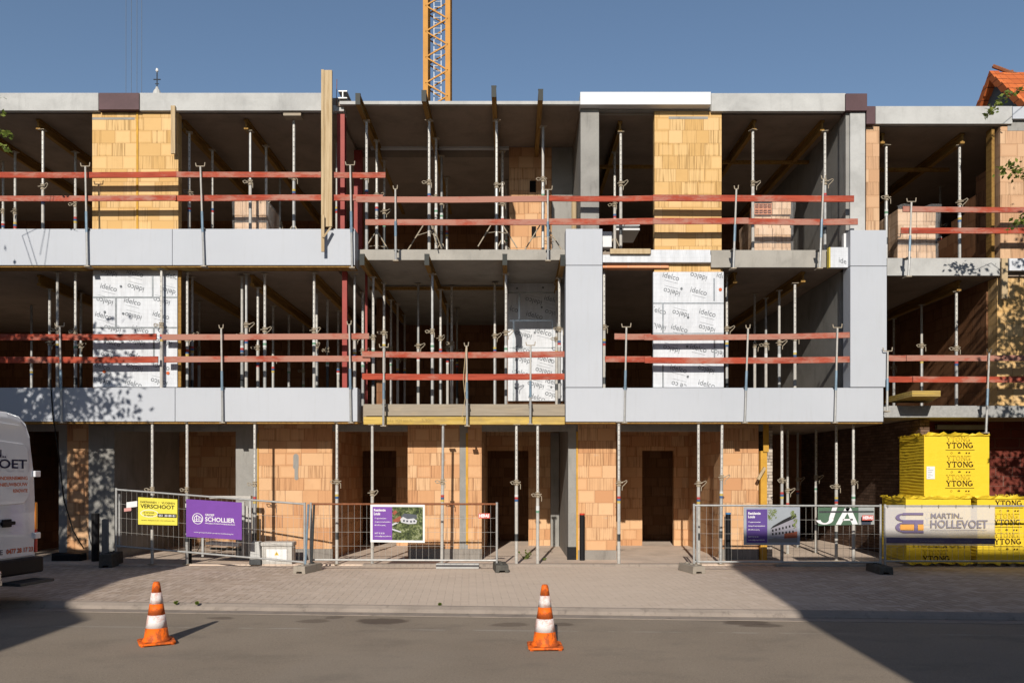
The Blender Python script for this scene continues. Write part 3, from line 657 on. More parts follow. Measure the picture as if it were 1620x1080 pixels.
def inst(name, key, fn, parent, loc=(0,0,0), rot=(0,0,0), sc=(1,1,1)):
    me = shared(key, fn); o = bpy.data.objects.new(name, me); COL.objects.link(o); o.parent = parent; o.location = loc; o.rotation_euler = rot; o.scale = sc; return o
def collar_fn():
    b = MB(); b.lathe([(.028,-.05),(.042,-.05),(.042,-.02),(.034,-.015),(.034,.03),(.045,.035),(.045,.05),(.028,.05)], n=12)
    b.tube((-.07,-.045,.0),(.07,-.045,.012),.008,5); return b.build('c', M['tan_steel'])
def handle_fn():
    b = MB(); b.path([(.02,-.04,.01),(.08,-.05,.03),(.13,-.05,.055),(.145,-.04,.03),(.1,-.03,-.02),(.055,-.045,-.06),(.05,-.045,-.13)], .0075, 5); return b.build('h', M['tan_steel'])
def handle2_fn():
    b = MB(); b.path([(-.02,-.04,.0),(-.09,-.05,.025),(-.13,-.04,.01),(-.1,-.05,-.03),(-.03,-.05,-.02)], .0075, 5).path([(.02,-.04,0),(.06,-.05,-.03),(.06,-.05,-.12)],.0075,5); return b.build('h', M['tan_steel'])
def plate_fn(): return MB().box(-.06,.06,-.06,.06,0,.008).build('p', M['tan_steel'])
BC = [plain('sticker_red',(.45,.07,.06),.5,.1), plain('sticker_blue',(.06,.13,.28),.5,.1), plain('sticker_yellow',(.55,.42,.12),.5,.1), plain('sticker_white',(.65,.66,.66),.5,.1), plain('sticker_green',(.16,.32,.22),.5,.1), M['steeldark']]
def band_fn(seq):
    def f():
        b = MB(); z = 0
        for ci in seq:
            b.cur = ci; b.tube((0,0,z),(0,0,z+.042),.0325,10); z += .042
        return b.build('b', BC)
    return f
SEQ = [(0,1,2),(1,0,3),(2,1,0),(3,4,3),(4,3,3),(3,0,1),(1,2,3)]
prop_n = 0
def prop(X, Y, z0, z1, label, lean=0, holes=None, frac=None, tripod=False, group=None, dim=False):
    global prop_n; prop_n += 1; rs = random.Random(prop_n*13+5)
    o = thing('shoring_prop', label, 'shoring prop', (X,Y,z0), rs.uniform(-.5,.5), group or 'steel shoring props')
    if lean: o.rotation_euler = (0, lean, rs.uniform(-.1,.1))
    H = z1-z0; fr = frac or rs.uniform(.5,.62); hc = H*fr
    m1 = rs.choice([M['steelwhite'],M['steel'],M['steel'],M['steelwhite'],M['steeldark'] if dim else M['steel']])  # deep props may draw dark steel, interior shade put into the colour
    holes = rs.random() < .55 if holes is None else holes
    MB().tube((0,0,.008),(0,0,hc),.030,10).build('outer_tube', m1, o, smooth=False)
    MB().tube((0,0,hc),(0,0,H-.008),.0245,10).build('inner_tube', M['holes'] if holes else rs.choice([M['steel'],M['steelwhite'],M['steel']]), o)
    inst('collar','collar',collar_fn,o,(0,0,hc),(0,0,0)); hk = rs.choice([('h1',handle_fn),('h2',handle2_fn)]); inst('handle',hk[0],hk[1],o,(0,0,hc),(0,0,rs.uniform(-.3,.3)))
    inst('base_plate','plate',plate_fn,o); inst('head_plate','plate',plate_fn,o,(0,0,H-.008))
    si = rs.randrange(len(SEQ)); inst('sticker','band%d'%si,band_fn(SEQ[si]),o,(0,0,hc-.30-rs.uniform(0,.08)))
    if rs.random() < .5: MB().tube((0,0,hc*.3),(0,0,hc*.3+.13),.0325,10).build('tape_band', M['steeldark'], o)
    if tripod:
        for a in (R(200),R(320),R(80)):
            MB().tube((.03*math.cos(a),.03*math.sin(a),.62),(.42*math.cos(a),.42*math.sin(a),.02),.012,6).tube((.03*math.cos(a),.03*math.sin(a),.36),(.24*math.cos(a),.24*math.sin(a),.3),.008,5).build('tripod_leg', M['tan_steel'], o)
    return o
def row(storey, zf, lst):       # lst: (px, Y, ztop, bay, opts)
    cnt = {}
    tot = {}
    for q in lst: tot[q[3]] = tot.get(q[3],0)+1
    for q in sorted(lst, key=lambda q: q[0]):
        px, Y, zt, bay = q[:4]; opt = q[4] if len(q) > 4 else {}
        i = cnt.get(bay,0); cnt[bay] = i+1
        opt = dict(opt); zb = opt.pop('z0', zf)
        word = 'only' if tot[bay]==1 else ORD[i]+' from left'
        lab = 'grey prop, %s, %s %s'%(storey, word, bay)
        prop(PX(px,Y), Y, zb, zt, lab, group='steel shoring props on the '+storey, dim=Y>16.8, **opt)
T = {'tripod':True}
A='in the opening left of the tan pier'; Bb='between the tan pier and the tall plank'; Cc='in the middle bay'; Dd='in the narrow opening of the right unit'; Ee='in the wide opening of the right unit'; Ff='in the far right bay'
row('top storey',5.8,[(24,16.7,8.295,A),(68,15.64,8.295,A),(119.4,16.7,8.295,A),(5,17.2,8.295,A,T),(299.4,15.75,8.295,Bb,T),(336,16.6,8.295,Bb),(396,15.7,8.295,Bb,T),(421,16.4,8.295,Bb),(465,15.5,8.46,Bb,T),(443,18,8.295,Bb),(533,16.5,8.4,'just right of the tall plank',T)])
row('top storey',5.93,[(580,15.45,8.385,Cc,{'holes':True}),(596,16.35,8.385,Cc,T),(608,17.4,8.385,Cc),(679,15.42,8.385,Cc,T),(690,16.25,8.385,Cc),(698.6,17.15,8.385,Cc,T),(707,18.4,8.385,Cc),(785.6,15.42,8.385,Cc,T),(795,16.9,8.385,Cc,T),(801,18.6,8.385,Cc),(859,15.7,8.385,Cc,T)])
row('top storey',5.9,[(982,15.7,8.275,Dd,{'holes':True}),(972.5,16.66,8.275,Dd,T),(1191,15.6,8.275,Ee),(1305,15.66,8.275,Ee)])
row('top storey',5.77,[(1402,15.75,8.045,Ff,{'holes':True}),(1518,15.75,8.045,Ff,{'holes':True}),(1487.5,18,8.045,Ff)])
A='left of the shaded insulation panel'; A2='before the shaded insulation panel'; Bb='between the insulation panel and the red column'; Cc='in the middle bay'; G='beside the red steel column'; Ee='right of the bright insulation panel'
row('middle storey',3.0,[(50,17.4,5.335,A),(78.6,15.9,5.335,A),(91,15.42,5.53,A),(119.5,15.4,5.53,A),(128,17,5.5,A),(255.5,15.14,5.53,A2,{'holes':True}),(296.4,15.4,5.53,Bb,{'holes':True}),(304,15.75,5.53,Bb,{'holes':True}),(315,18,5.53,Bb),(383,15.6,5.5,Bb),(389.7,15.5,5.53,Bb),(408,15.8,5.335,Bb),(419,15.5,5.53,Bb),(432,17.5,5.335,Bb),(457,18.5,5.335,Bb),(480,20,5.5,Bb),(497,15.4,5.53,Bb),(501,16.3,5.335,Bb),(518,16.9,5.335,Bb),(535,18,5.335,Bb),(561,15.5,5.53,G),(574,16.2,5.335,G)])
row('middle storey',3.03,[(590.5,15.75,5.525,Cc,{'holes':True}),(607.5,16.2,5.525,Cc),(618.6,17.8,5.525,Cc),(629,18.2,5.525,Cc),(640,19.5,5.525,Cc),(661.7,17.1,5.7,Cc),(684,15.5,5.525,Cc),(697,16.8,5.525,Cc),(708,18.2,5.525,Cc),(714.7,17.3,5.7,Cc),(723,19.6,5.7,Cc),(782.8,17.0,5.7,Cc),(800.5,15.5,5.525,Cc),(880.5,16.9,5.7,Cc),(884.8,15.8,5.525,Cc,{'holes':True})])
row('middle storey',2.99,[(955.6,15.5,5.59,'in the narrow opening beside the white frame',{'holes':True}),(1149.8,15.8,5.59,Ee,{'holes':True}),(1194,17.5,5.59,Ee),(1211.7,17,5.395,Ee),(1232.8,16.3,5.395,Ee),(1257.5,15.7,5.395,Ee,{'holes':True})])
row('middle storey',3.02,[(1513,15.7,5.235,'in the far right bay',{'holes':True}),(1458,16.9,5.235,'in the far right bay'),(1414,18.4,5.235,'in the far right bay'),(1426,20,5.235,'in the far right bay')])
gz=2.70
row('ground floor',.105,[(241,15.08,gz,'before the left brick bay'),(296,15.08,gz,'before the left brick bay',{'holes':True}),(403,15.08,gz,'before the left brick bay',{'holes':True}),
 (533,15.08,gz,'between the orange pier and the first doorway',{'holes':True}),(589,15.03,2.66,'behind the aerial photo sign',{'z0':.08}),(699,15.02,2.66,'before the narrow orange pier with grey strip',{'z0':.08,'lean':R(.5)}),
 (817,15.0,2.66,'before the dark middle doorway',{'holes':True,'z0':.08}),(850.6,15.0,2.66,'before the dark middle doorway',{'holes':True,'z0':.08}),(979,15.0,gz,'right of the pier with the red capped pipe',{'holes':True,'z0':.08}),(1105,15.08,gz,'before the right doorway',{'holes':True}),(1140,15.1,gz,'before the right doorway',{'lean':R(.6)}),
 (1237,15.3,gz,'in the passage',{'holes':True}),(1262,18.5,gz,'in the passage'),(1291,17.2,gz,'in the passage'),(1323,15.7,gz,'in the passage'),(1350,15.25,gz,'in the passage',{'holes':True}),(1246,17.0,gz,'in the passage')])

# ------------------------------------------------------------------ guardrail boards
bn = 0
def rail(px0, px1, py0, py1, label, Y=15.0, h=9.3):
    global bn; bn += 1; h += random.Random(bn*7).uniform(-.7,.7); py1 += random.Random(bn*11).uniform(-.5,.5)
    a = P(px0,py0,Y); b = P(px1,py1,Y); L = (b-a).length
    mb = MB(); ns = 8; hh = h*Y/F/2; rq = random.Random(bn*3); bow = rq.uniform(-.018,.004); vs = []
    for i in range(ns+1):
        u = i/ns; dz = 4*u*(1-u)*bow + rq.uniform(-.002,.002); dy = rq.uniform(-.003,.003)
        vs += [(L*u,-.014+dy,dz-hh),(L*u,.014+dy,dz-hh),(L*u,.014+dy,dz+hh),(L*u,-.014+dy,dz+hh)]
    fs = [(4*i+k,4*i+4+k,4*i+4+(k+1)%4,4*i+(k+1)%4) for i in range(ns) for k in range(4)]+[(3,2,1,0),(4*ns,4*ns+1,4*ns+2,4*ns+3)]
    o = mb.add(vs, fs).build('guardrail_board', M['board'], None, .004)
    o.location = a; o.rotation_euler = (0, -math.atan2(b.z-a.z, L), 0)
    tag(o, label, 'guardrail board', 'red guardrail boards'); return o
O2=15.032
rail(-120,283,276.2,276.2,'long red board, upper of the pair on the top storey at the left edge',Y=O2); rail(279.5,508,276.5,276.5,'upper red board on the top storey right of the tan pier, left of the plank')
rail(505,610,276.5,277,'short red board crossing the tall plank, upper row of the top storey',Y=O2)
rail(-120,279,314,313.6,'faded red board, lower of the pair on the top storey left of the tan pier'); rail(277,606,313.8,313.2,'lower red board on the top storey running behind the tall plank',Y=O2)
rail(563,865,315.5,314.8,'red board high across the left of the middle bay on the top storey'); rail(862,1036,313.8,313.2,'red board beside the grey column, upper row of the top storey',Y=O2); rail(1033,1351,313.4,314.8,'upper red board before the right unit top storey pier')
rail(578,866,351.8,351.5,'lower red board across the middle bay of the top storey'); rail(862,1035,350.8,349.8,'lower red board above the white frame on the top storey',Y=O2); rail(1033,1184,349.8,349.8,'lower red board before the tan pier of the right unit')
rail(1181,1357,350.2,351,'bare pinkish board before the brick pallet of the right unit',Y=O2)
rail(1428,1760,330.8,331.5,'bright red upper board of the far right bay on the top storey'); rail(1425,1760,364.8,365,'faded lower board before the pallet in the far right bay')
rail(-120,248,532,533.2,'upper red board on the middle storey at the left edge, under tree shade'); rail(256,584,533.2,532,'upper faded board of the middle storey left of the red column',Y=O2)
rail(-120,250.5,567.8,568.8,'lower red board on the middle storey at the left edge, under tree shade'); rail(260,586,568.5,567.8,'lower faded board of the middle storey left of the red column',Y=O2)
rail(573,893,560,560,'upper red board across the middle bay of the middle storey'); rail(573,893,595.5,595.2,'lower red board across the middle bay of the middle storey')
rail(972,1030,532,532,'short upper red board beside the bright insulation panel',Y=O2); rail(1019,1344,533.6,530,'long upper red board crossing the bright insulation panel')
rail(957,1030,568,568,'short lower red board in the narrow opening of the middle storey',Y=O2); rail(1020,1344,569.5,568.2,'long lower red board crossing the bright insulation panel')
rail(1402,1436,566,566,'short upper red board right of the white frame',Y=O2); rail(1434,1760,566.4,566.6,'upper board of the far right middle storey, mottled with shade')
rail(1402,1446,599.5,599.6,'short lower red board right of the white frame',Y=O2); rail(1444,1760,600,600.5,'lower board of the far right middle storey, mottled with shade')

# ------------------------------------------------------------------ guardrail posts
def post(pxt, pyt, pxb, pyb, label, Y=14.945, fork=1, ym=None):
    a = P(pxt,pyt,Y); b = P(pxb,pyb,Y)
    o = thing('guardrail_post', label, 'guardrail post', b, 0, 'steel guardrail posts clamped to the floor edges')
    d = a-b; H = d.length; mid = d*.55
    MB().tube((0,0,0),mid,.021,8).build('lower_tube', M['steel'], o); MB().tube(mid*.62,mid,.0235,8).build('painted_sleeve', M['steelblue'], o)
    MB().tube(mid,d,.0165,8).build('upper_tube', M['steelwhite'], o)
    w = .075 if fork == 1 else .03
    t = Vector(d)
    MB().path([t+Vector((-w-.012,0,.07)),t+Vector((-w,0,.01)),t+Vector((w,0,.01)),t+Vector((w+.008,0,.08))],.009,6).build('fork', M['tan_steel'], o)
    MB().box(-.05,.05,-.02,.14,-.012,.006).build('foot_clamp', M['tan_steel'], o)
    zc = (PZ(ym,Y)-b.z) if ym else H*.35
    MB().box(d.x*zc/H-.035,d.x*zc/H+.035,-.0,.16,zc,zc+.02).build('top_clamp', M['steeldark'], o)
    return o
for q in ((135,264,138,421,'at the left before the tan pier, top storey',362,1),(317,264,322.5,421,'right of the tan pier, top storey',362,1),(554,262,557,423,'before the red steel column, top storey',362,1),(625.5,300,626,412,'at the left of the middle bay, top storey',396,0),(866.5,301,867,412,'before the block panel of the middle bay, top storey',396,1),
   (1165,300,1160.5,424,'right of the right unit tan pier, top storey',395,0),(1303,284,1297,424,'beside the grey corner column of the right unit, top storey',395,0),(1442,320,1437.5,437,'before the pallet in the far right bay',408,1),
   (94.5,517,97.5,668,'at the left of the middle storey under tree shade',613,1),(350,520,352,668,'middle of the left bay, middle storey',613,0),(552.5,514,555,668,'before the red steel column, middle storey',613,0),(607.5,550,606.5,673,'left in the middle bay, middle storey',640,1),(738,548,739,673,'centre of the middle bay with straps hanging beside it',640,0),(839.5,547,839,670,'before the recessed insulation panel',640,1),
   (991,518,988,668,'left of the bright insulation panel',613,1),(1183.5,520,1178.5,668,'right of the bright insulation panel',613,0),(1325,519,1321,668,'beside the right upright of the white frame',613,1),(1404.5,556,1403.5,650,'close against the white frame, its right side',642,1),(1565,558,1560,684,'at the far right middle storey in shade',642,0)):
    post(q[0],q[1],q[2],q[3],'steel guardrail post '+q[4],ym=q[5],fork=q[6])

# ------------------------------------------------------------------ loose timber
o = thing('tall_plank', 'tall raw timber plank standing upright above the roof edge beside the red steel column', 'plank')
bx(PX(508,14.9),PX(512.5,14.9),14.9,14.96,PZ(362,14.9),PZ(110,14.9)).build('narrow_board', M['plank'], o, .003); bx(PX(512.7,14.9),PX(525,14.9),14.91,14.96,PZ(358,14.9),PZ(110.5,14.9)).build('wide_board', M['plank'], o, .003)
o = bx(PX(508,14.83),PX(513,14.83),14.83,14.86,PZ(398,14.83),PZ(340,14.83)).build('short_batten', M['plank'], None, .003); tag(o,'short raw timber batten at the foot of the tall plank over the white band','batten')
o = MB().bar(P(511,376,14.82),P(523,360,14.87),.05,.03).build('timber_offcut', M['plank']); tag(o,'small slanting timber offcut at the foot of the tall plank','offcut')
o = bx(PX(270,15.2),PX(277,15.2),15.2,15.24,PZ(243,15.2),PZ(167,15.2)).build('nailed_batten', M['plank'], None, .003); tag(o,'raw timber batten with nail holes on the right edge of the upper tan pier','batten')
o = bx(PX(448,15.3),PX(476,15.3),15.3,15.5,PZ(183,15.3),PZ(176.5,15.3)).build('packing_block', M['plankh'], None, .004); tag(o,'timber packing block between prop and ceiling, upper left bay','timber block')
o = bx(PX(965,15.2),PX(1029,15.2),15.17,15.225,PZ(402,15.2),PZ(394,15.2)).build('edge_plank', M['plank'], None, .003); tag(o,'short pale plank lying on the white strip beside the frame','plank')
o = bx(PX(1584,15.24),PX(1593.5,15.24),15.22,15.26,PZ(473,15.24),PZ(409,15.24)).build('hanging_batten', M['plank'], None, .003); tag(o,'raw timber batten hanging below the slab at the far right','batten')
o = thing('plywood_platform','yellow plywood boards jutting out over the far right slab edge','plywood boards',(0,0,0))
for i,(dz) in enumerate((0,.035,.07)):
    zz=PZ(636,15.0)+.02+dz; MB().add([(PX(1443,14.6),14.6,zz+.05),(PX(1488,14.6),14.6,zz+.05),(PX(1470,15.6)+.0,15.6,zz+.02),(PX(1400,15.6),15.6,zz+.02),(PX(1443,14.6),14.6,zz+.08),(PX(1488,14.6),14.6,zz+.08),(PX(1470,15.6),15.6,zz+.05),(PX(1400,15.6),15.6,zz+.05)],[(0,3,2,1),(4,5,6,7),(0,1,5,4),(1,2,6,5),(2,3,7,6),(3,0,4,7)]).build('board', M['yellowwood'], o)
o = MB().bar(P(284,422,15.3),P(284,612,15.3),.07,.04).build('door_batten', M['beamwood']); tag(o,'brown timber batten at the right edge of the shaded insulation panel','batten')
for px,lab in ((115,'left of the shaded insulation'),(250,'over the shaded insulation panel'),(297,'right of the shaded insulation')):
    o = bx(PX(px-13,15.1),PX(px+13,15.1),15.05,15.3,PZ(424.5,15.1),PZ(422.4,15.1)).build('packing_strip', M['yellowwood']); tag(o,'thin orange packing strip under the upper white band '+lab,'packing strip','packing strips under the white band')
o = MB().path([P(737,549,14.93),P(733,600,14.92),P(736,630,14.93),P(731,660,14.93)],.006,5).path([P(739,549,14.93),P(736,620,14.93)],.006,5).build('tie_strap', M['plank']); tag(o,'pale tie straps hanging from the central guardrail post','strap')

# ------------------------------------------------------------------ brick pallets on the floors
wrap = NT('clear_plastic_wrap', .18); wrap.b.inputs['Alpha'].default_value=.09; wrap.col((.85,.85,.86)); wrap.bump(wrap.noise(wrap.vscale(wrap.pos(True),(2,2,.7)),9,4,.6,1.5),1.0,.05)
M['wrap']=wrap.m
M['palblk']=blockwork('stacked_clay_block',(.46,.30,.19),(.52,.355,.235),(.56,.40,.28),(.25,.16,.1),rowh=.25,bw=.26,obj=True)
def brickpal(label, px0, px1, Y, zf, H, dep, rows=4, loose=False):
    x0,x1=PX(px0,Y),PX(px1,Y); o=thing('brick_pallet',label,'pallet of blocks',((x0+x1)/2,Y,zf),0,'shrink wrapped pallets of clay blocks'); W=(x1-x0)/2
    pb=MB(); 
    for k in (-1,0,1): pb.box(k*(W-.06)-.05,k*(W-.06)+.05,0,dep,0,.09)
    for k in range(5): pb.box(-W,W,k*dep/5+.01,k*dep/5+dep/5-.03,.091,.11)
    pb.build('wooden_pallet',M['plankh'],o)
    b=MB(); rs=random.Random(int(px0)); rh=(H-.12)/rows; n=4
    for r_ in range(rows):
        for i in range(n):
            if loose and r_==rows-1 and i<2: continue
            xa=-W+.01+i*(2*W-.02)/n; xb=xa+(2*W-.02)/n-.006
            for j in range(3):
                ya=.01+j*dep/3+rs.uniform(-.004,.008) + (.05 if (loose and r_==2) else 0)
                b.box(xa,xb,ya,ya+dep/3-.012,.112+r_*rh+.003,.112+(r_+1)*rh)
    b.build('block_stack',M['palblk'],o,.004)
    if loose:
        for k in range(2):
            zz=.114+(rows-1)*rh+k*.105
            c=MB(); c.box(-W+.02,-W+.03,0,.3,zz,zz+.1).box(-.03,-.02,0,.3,zz,zz+.1).box(-W+.03,-.03,0,.3,zz,zz+.014).box(-W+.03,-.03,0,.3,zz+.086,zz+.1)
            for q in range(1,4): c.box(-W+.02+q*(W-.05)/4,-W+.032+q*(W-.05)/4,0,.3,zz+.014,zz+.086)
            c.box(-W+.03,-.03,0,.3,zz+.045,zz+.055); c.box(-W+.03,-.03,.2,.21,zz+.014,zz+.086)
            c.build('clay_block',M['lintel'],o)
    # wrinkled wrap
    wv=[];wf=[];nx,nz=14,10
    for j in range(nz+1):
        for i in range(nx+1):
            u=i/nx;v=j/nz; amp=.025+.03*v
            wv.append((-W-.015+u*(2*W+.03)+rs.uniform(-.006,.006)+(.05*v*v if u>.9 else 0),-.014-rs.random()*amp,.12+v*(H-.08)+(.04*math.sin(u*9) if j==nz else 0)))
    for j in range(nz):
        for i in range(nx): wf.append((j*(nx+1)+i,j*(nx+1)+i+1,(j+1)*(nx+1)+i+1,(j+1)*(nx+1)+i))
    mb=MB().add(wv,wf); mb.box(W+.005,W+.012,-.01,dep,.12,H); mb.build('plastic_wrap',M['wrap'],o,smooth=True)
    return o
brickpal('pallet of pale clay blocks with torn wrap, top storey left of the tall plank',370,422,16.0,5.8,1.28,.9)
brickpal('open pallet of clay blocks with loose hollow blocks on top, right unit top storey',1192,1253,15.95,5.9,1.16,1.0,loose=True)
brickpal('tightly wrapped pallet of pinkish blocks in the far right bay',1420,1482,15.75,5.77,1.07,1.0)

# ------------------------------------------------------------------ pavement level: pallets in yellow wrap
def yellow_film():
    t=NT('yellow_film',.36); p=t.pos(True); n=t.noise(t.vscale(p,(.5,1,4)),2.2,5,.6,1.2); n2=t.noise(p,6,4)
    t.col(t.mix(n2,(.62,.43,.025),(.68,.49,.04))); t.bump(t.math('ADD',n,t.math('MULTIPLY',n2,.5)),.3,.02); return t.m
M['yfilm']=yellow_film(); M['brownink']=plain('brown_ink',(.07,.035,.008),.6,.1); M['ghostink']=plain('faded_ink',(.62,.43,.03),.6,.1)
def ypallet(label, px0, px1, Y, z0, H, dep, seed, u_off=.62, rows=3, voff=.0, parttext=False):
    x0,x1=PX(px0,Y),PX(px1,Y); W=x1-x0; o=thing('wrapped_block_pallet',label,'wrapped pallet',(x0,Y,z0),0,'yellow wrapped pallets of building blocks'); rs=random.Random(seed)
    pb=MB(); zb=0
    if z0<.2:
        for k in (.06,W/2,W-.06): pb.box(k-.05,k+.05,.03,dep-.03,0,.08)
        pb.box(.0,W,.03,dep-.03,.081,.1); pb.build('wooden_pallet',M['plankh'],o); zb=.06
    # film: subdivided box with wrinkles
    def side(fn,nu,nv,amp,wr):
        vs=[];fs=[]
        for j in range(nv+1):
            for i in range(nu+1):
                u=i/nu;v=j/nv; e=0 if i in (0,nu) or j in (0,nv) else 1
                dd=e*(amp*(rs.random()-.3)+wr*math.sin(v*math.pi*40+math.sin(u*4+v*7)*1.2)*(.3+rs.random())*(1 if wr else 0)); vs.append(fn(u,v,dd))
        for j in range(nv):
            for i in range(nu): fs.append((j*(nu+1)+i,j*(nu+1)+i+1,(j+1)*(nu+1)+i+1,(j+1)*(nu+1)+i))
        return vs,fs
    b=MB(); rp=[.012*rs.random() for _ in range(40)]
    b.add(*side(lambda u,v,d:(u*W,-d*.12,zb+v*(H-zb)),10,10,.01,0)); b.add(*side(lambda u,v,d:(-d,u*dep,zb+v*(H-zb)),10,90,.005,.005))
    b.add(*side(lambda u,v,d:(W+d,u*dep,zb+v*(H-zb)),10,90,.005,.005)); b.add(*side(lambda u,v,d:(u*W,dep+d,zb+v*(H-zb)),8,8,.01,0)); b.add(*side(lambda u,v,d:(u*W,v*dep,H+abs(d)*1.5),10,10,.03,0))
    b.build('plastic_film',M['yfilm'],o,smooth=True)
    # ragged folds along top and foot
    for zz,up in ((H,1),(zb+.02,-1)):
        f=MB(); n=18; vs=[]
        for i in range(n+1):
            u=i/n*W; vs.append((u,-.012-rs.random()*.02,zz-.01*up)); vs.append((u+rs.uniform(-.02,.02),-.01-rs.random()*.05,zz+up*(.01+.045*rs.random()*(.3+abs(math.sin(i*.9))))))
        f.add(vs,[(2*i,2*i+2,2*i+3,2*i+1) for i in range(n)])
        n=12; vs=[]
        for i in range(n+1):
            u=i/n*dep; vs.append((-.012-rs.random()*.02,u,zz-.01*up)); vs.append((-.01-rs.random()*.05,u,zz+up*(.005+.04*rs.random())))
        f.add(vs,[(2*i,2*i+2,2*i+3,2*i+1) for i in range(n)])
        f.build('film_fold',M['yfilm'],o)
    fr=lambda u,v:(u,-.0065,v); ink=MB(); gh=MB(); hh=.115; ww=.51
    u0=u_off
    for k in range(rows):
        v=H-.235-voff-k*.347
        uu=u0+rs.uniform(-.015,.015)-.012*k
        slab_word(ink,fr,uu,v,hh*.88); put_rect(ink,fr,uu-.02,uu+ww,v-.04,v-.031)
        slab_word(gh,fr,uu,v+.118,hh*.78)
        put_arc(ink,fr,(uu+.09,v-.09),.018,.016,0,2*math.pi,.004,10); put_rect(ink,fr,uu+.21,uu+.25,v-.1,v-.085); put_seg(ink,fr,(uu+.205,v-.085),(uu+.23,v-.07),.007); put_seg(ink,fr,(uu+.23,v-.07),(uu+.255,v-.085),.007)
        for q in (.36,.41): put_arc(ink,fr,(uu+q,v-.092),.008,.008,0,2*math.pi,.014,8); put_rect(ink,fr,uu+q-.004,uu+q+.018,v-.086,v-.078)
        put_rect(ink,fr,uu+.35,uu+.44,v-.155,v-.149)
    ink.build('lettering',M['brownink'],o); gh.build('faded_lettering',M['ghostink'],o)
    return o
yp=ypallet('topmost yellow wrapped pallet with white paper label',1462,1565,15.0,1.335,1.13,.95,1,.42,3)
lb=MB().box(.04,.19,-.011,-.0085,.33,.56).build('paper_label',M['white'],yp); li=MB()
for k,(a,b_) in enumerate(((.06,.1),(.06,.16),(.06,.14),(.06,.12),(.06,.15),(.06,.11))): li.box(a,b_,-.0125,-.0112,.52-k*.032,.526-k*.032)
li.build('label_text',M['ink'],yp)
ypallet('lower yellow wrapped pallet behind the hanging banner',1433,1536,14.95,.08,1.24,.95,2,.33,3,.22)
ypallet('yellow wrapped pallet standing at the right edge of the picture',1546,1662,14.9,.08,1.235,.95,3,.32,3,-.1)

# ------------------------------------------------------------------ fences
def fence(label, A, Bv, h0, h1, rusty=False, n_h=3):
    """A,B = (px,pytop,pybottom,Y)"""
    a0=P(A[0],A[2],A[3]); a1=P(A[0],A[1],A[3]); b0=P(Bv[0],Bv[2],Bv[3]); b1=P(Bv[0],Bv[1],Bv[3])
    c=(a0+b0)/2; o=thing('site_fence',label,'fence',(c.x,c.y,ZP),0,'low wire mesh site fences'); z=Vector((c.x,c.y,ZP)); a0-=z;a1-=z;b0-=z;b1-=z
    MB().tube(a1,b1,.017,8).build('top_rail',M['rust'] if rusty else M['steel'],o); MB().tube(a0,b0,.017,8).build('bottom_rail',M['steel'],o)
    up=Vector((0,0,.03)); MB().tube(a0-Vector((0,0,.1)),a1+up,.021,10).build('end_post',M['steel'],o); MB().tube(b0-Vector((0,0,.1)),b1+up,.021,10).build('end_post',M['steel'],o)
    w=MB(); L=(b0-a0).length; n=int(L/.105)
    for i in range(1,n):
        t=i/n; w.tube(a0.lerp(b0,t),a1.lerp(b1,t),.0018,4,cap=False)
    for k in range(1,n_h+1):
        t=k/(n_h+1); w.tube(a0.lerp(a1,t),b0.lerp(b1,t),.002,4,cap=False)
        if k==2: pass
    w.build('wire_mesh',M['steelwhite'],o)
    return o,(lambda u,v,off=-.03: (a0.lerp(b0,u)).lerp(a1.lerp(b1,u),v)+z+Vector((0,off,0)))
FA,fa=fence('tilted wire fence carrying the yellow and purple signs',(184,774,863,15.0),(482,797,889,14.25),0,0,n_h=3)
FB,fb=fence('wire fence with rusty top rail carrying the aerial photo sign',(492,797,885,14.3),(786,797,886,14.3),0,0,rusty=True,n_h=3)
FC,fc=fence('wire fence with the street view sign and green cloth',(1098,799,888,14.2),(1393,800,889,14.2),0,0,n_h=3)
FD,fd=fence('wire fence before the yellow pallets carrying the white banner',(1400,800,887,14.2),(1700,800,887,14.2),0,0,n_h=3)
# coupling tubes beside the joints
MB().tube(P(497,798,14.2)-FB.location,P(493,893,14.2)-FB.location,.019,8).build('stay_tube',M['steeldark'],FB); MB().tube(P(488,797,14.1)-FA.location,P(483,895,14.1)-FA.location,.019,8).build('stay_tube',M['steelblue'],FA)
MB().tube(P(1103,800,14.15)-FC.location,P(1103,889,14.15)-FC.location,.017,8).build('stay_tube',M['steel'],FC); MB().tube(P(189,781,15.0)-FA.location,P(189,866,15.0)-FA.location,.02,8).build('stay_tube',M['steel'],FA)
def block(px, Y, label, z=ZP, ln=.62, rz=0, h=.13, m='rubber'):
    o=thing('ballast_block',label,'ballast block',(PX(px,Y),Y,z),rz,'heavy feet under the site fences')
    prof=[(-.115,0),(-.05,0),(-.05,.035),(.05,.035),(.05,0),(.115,0),(.105,h),(-.105,h)]
    MB().prism(prof,lambda p:(p[0],-ln/2,p[1]),lambda p:(p[0],ln/2,p[1])).build('foot_body',M[m],o,.008)
    b=MB()
    for k in (-.18,0,.18): b.tube((0,k,h-.01),(0,k,h+.022),.03,10)
    b.build('socket',M[m],o); return o
M['feetc']=concrete('foot_concrete',(.25,.22,.185),.5)
block(176,15.0,'dark fence foot at the left end of the tilted fence',ln=.62,rz=R(8),h=.24); block(487,14.1,'steel capped fence foot where the two left fences meet',rz=R(-14),m='feetc')
block(792,14.25,'grey fence foot at the right end of the rusty topped fence',rz=R(6)); block(1094,14.1,'concrete fence foot at the left end of the fence before the passage',m='feetc',rz=R(12)); block(1391,14.0,'dark fence foot between the green cloth and the white banner',rz=R(-3))
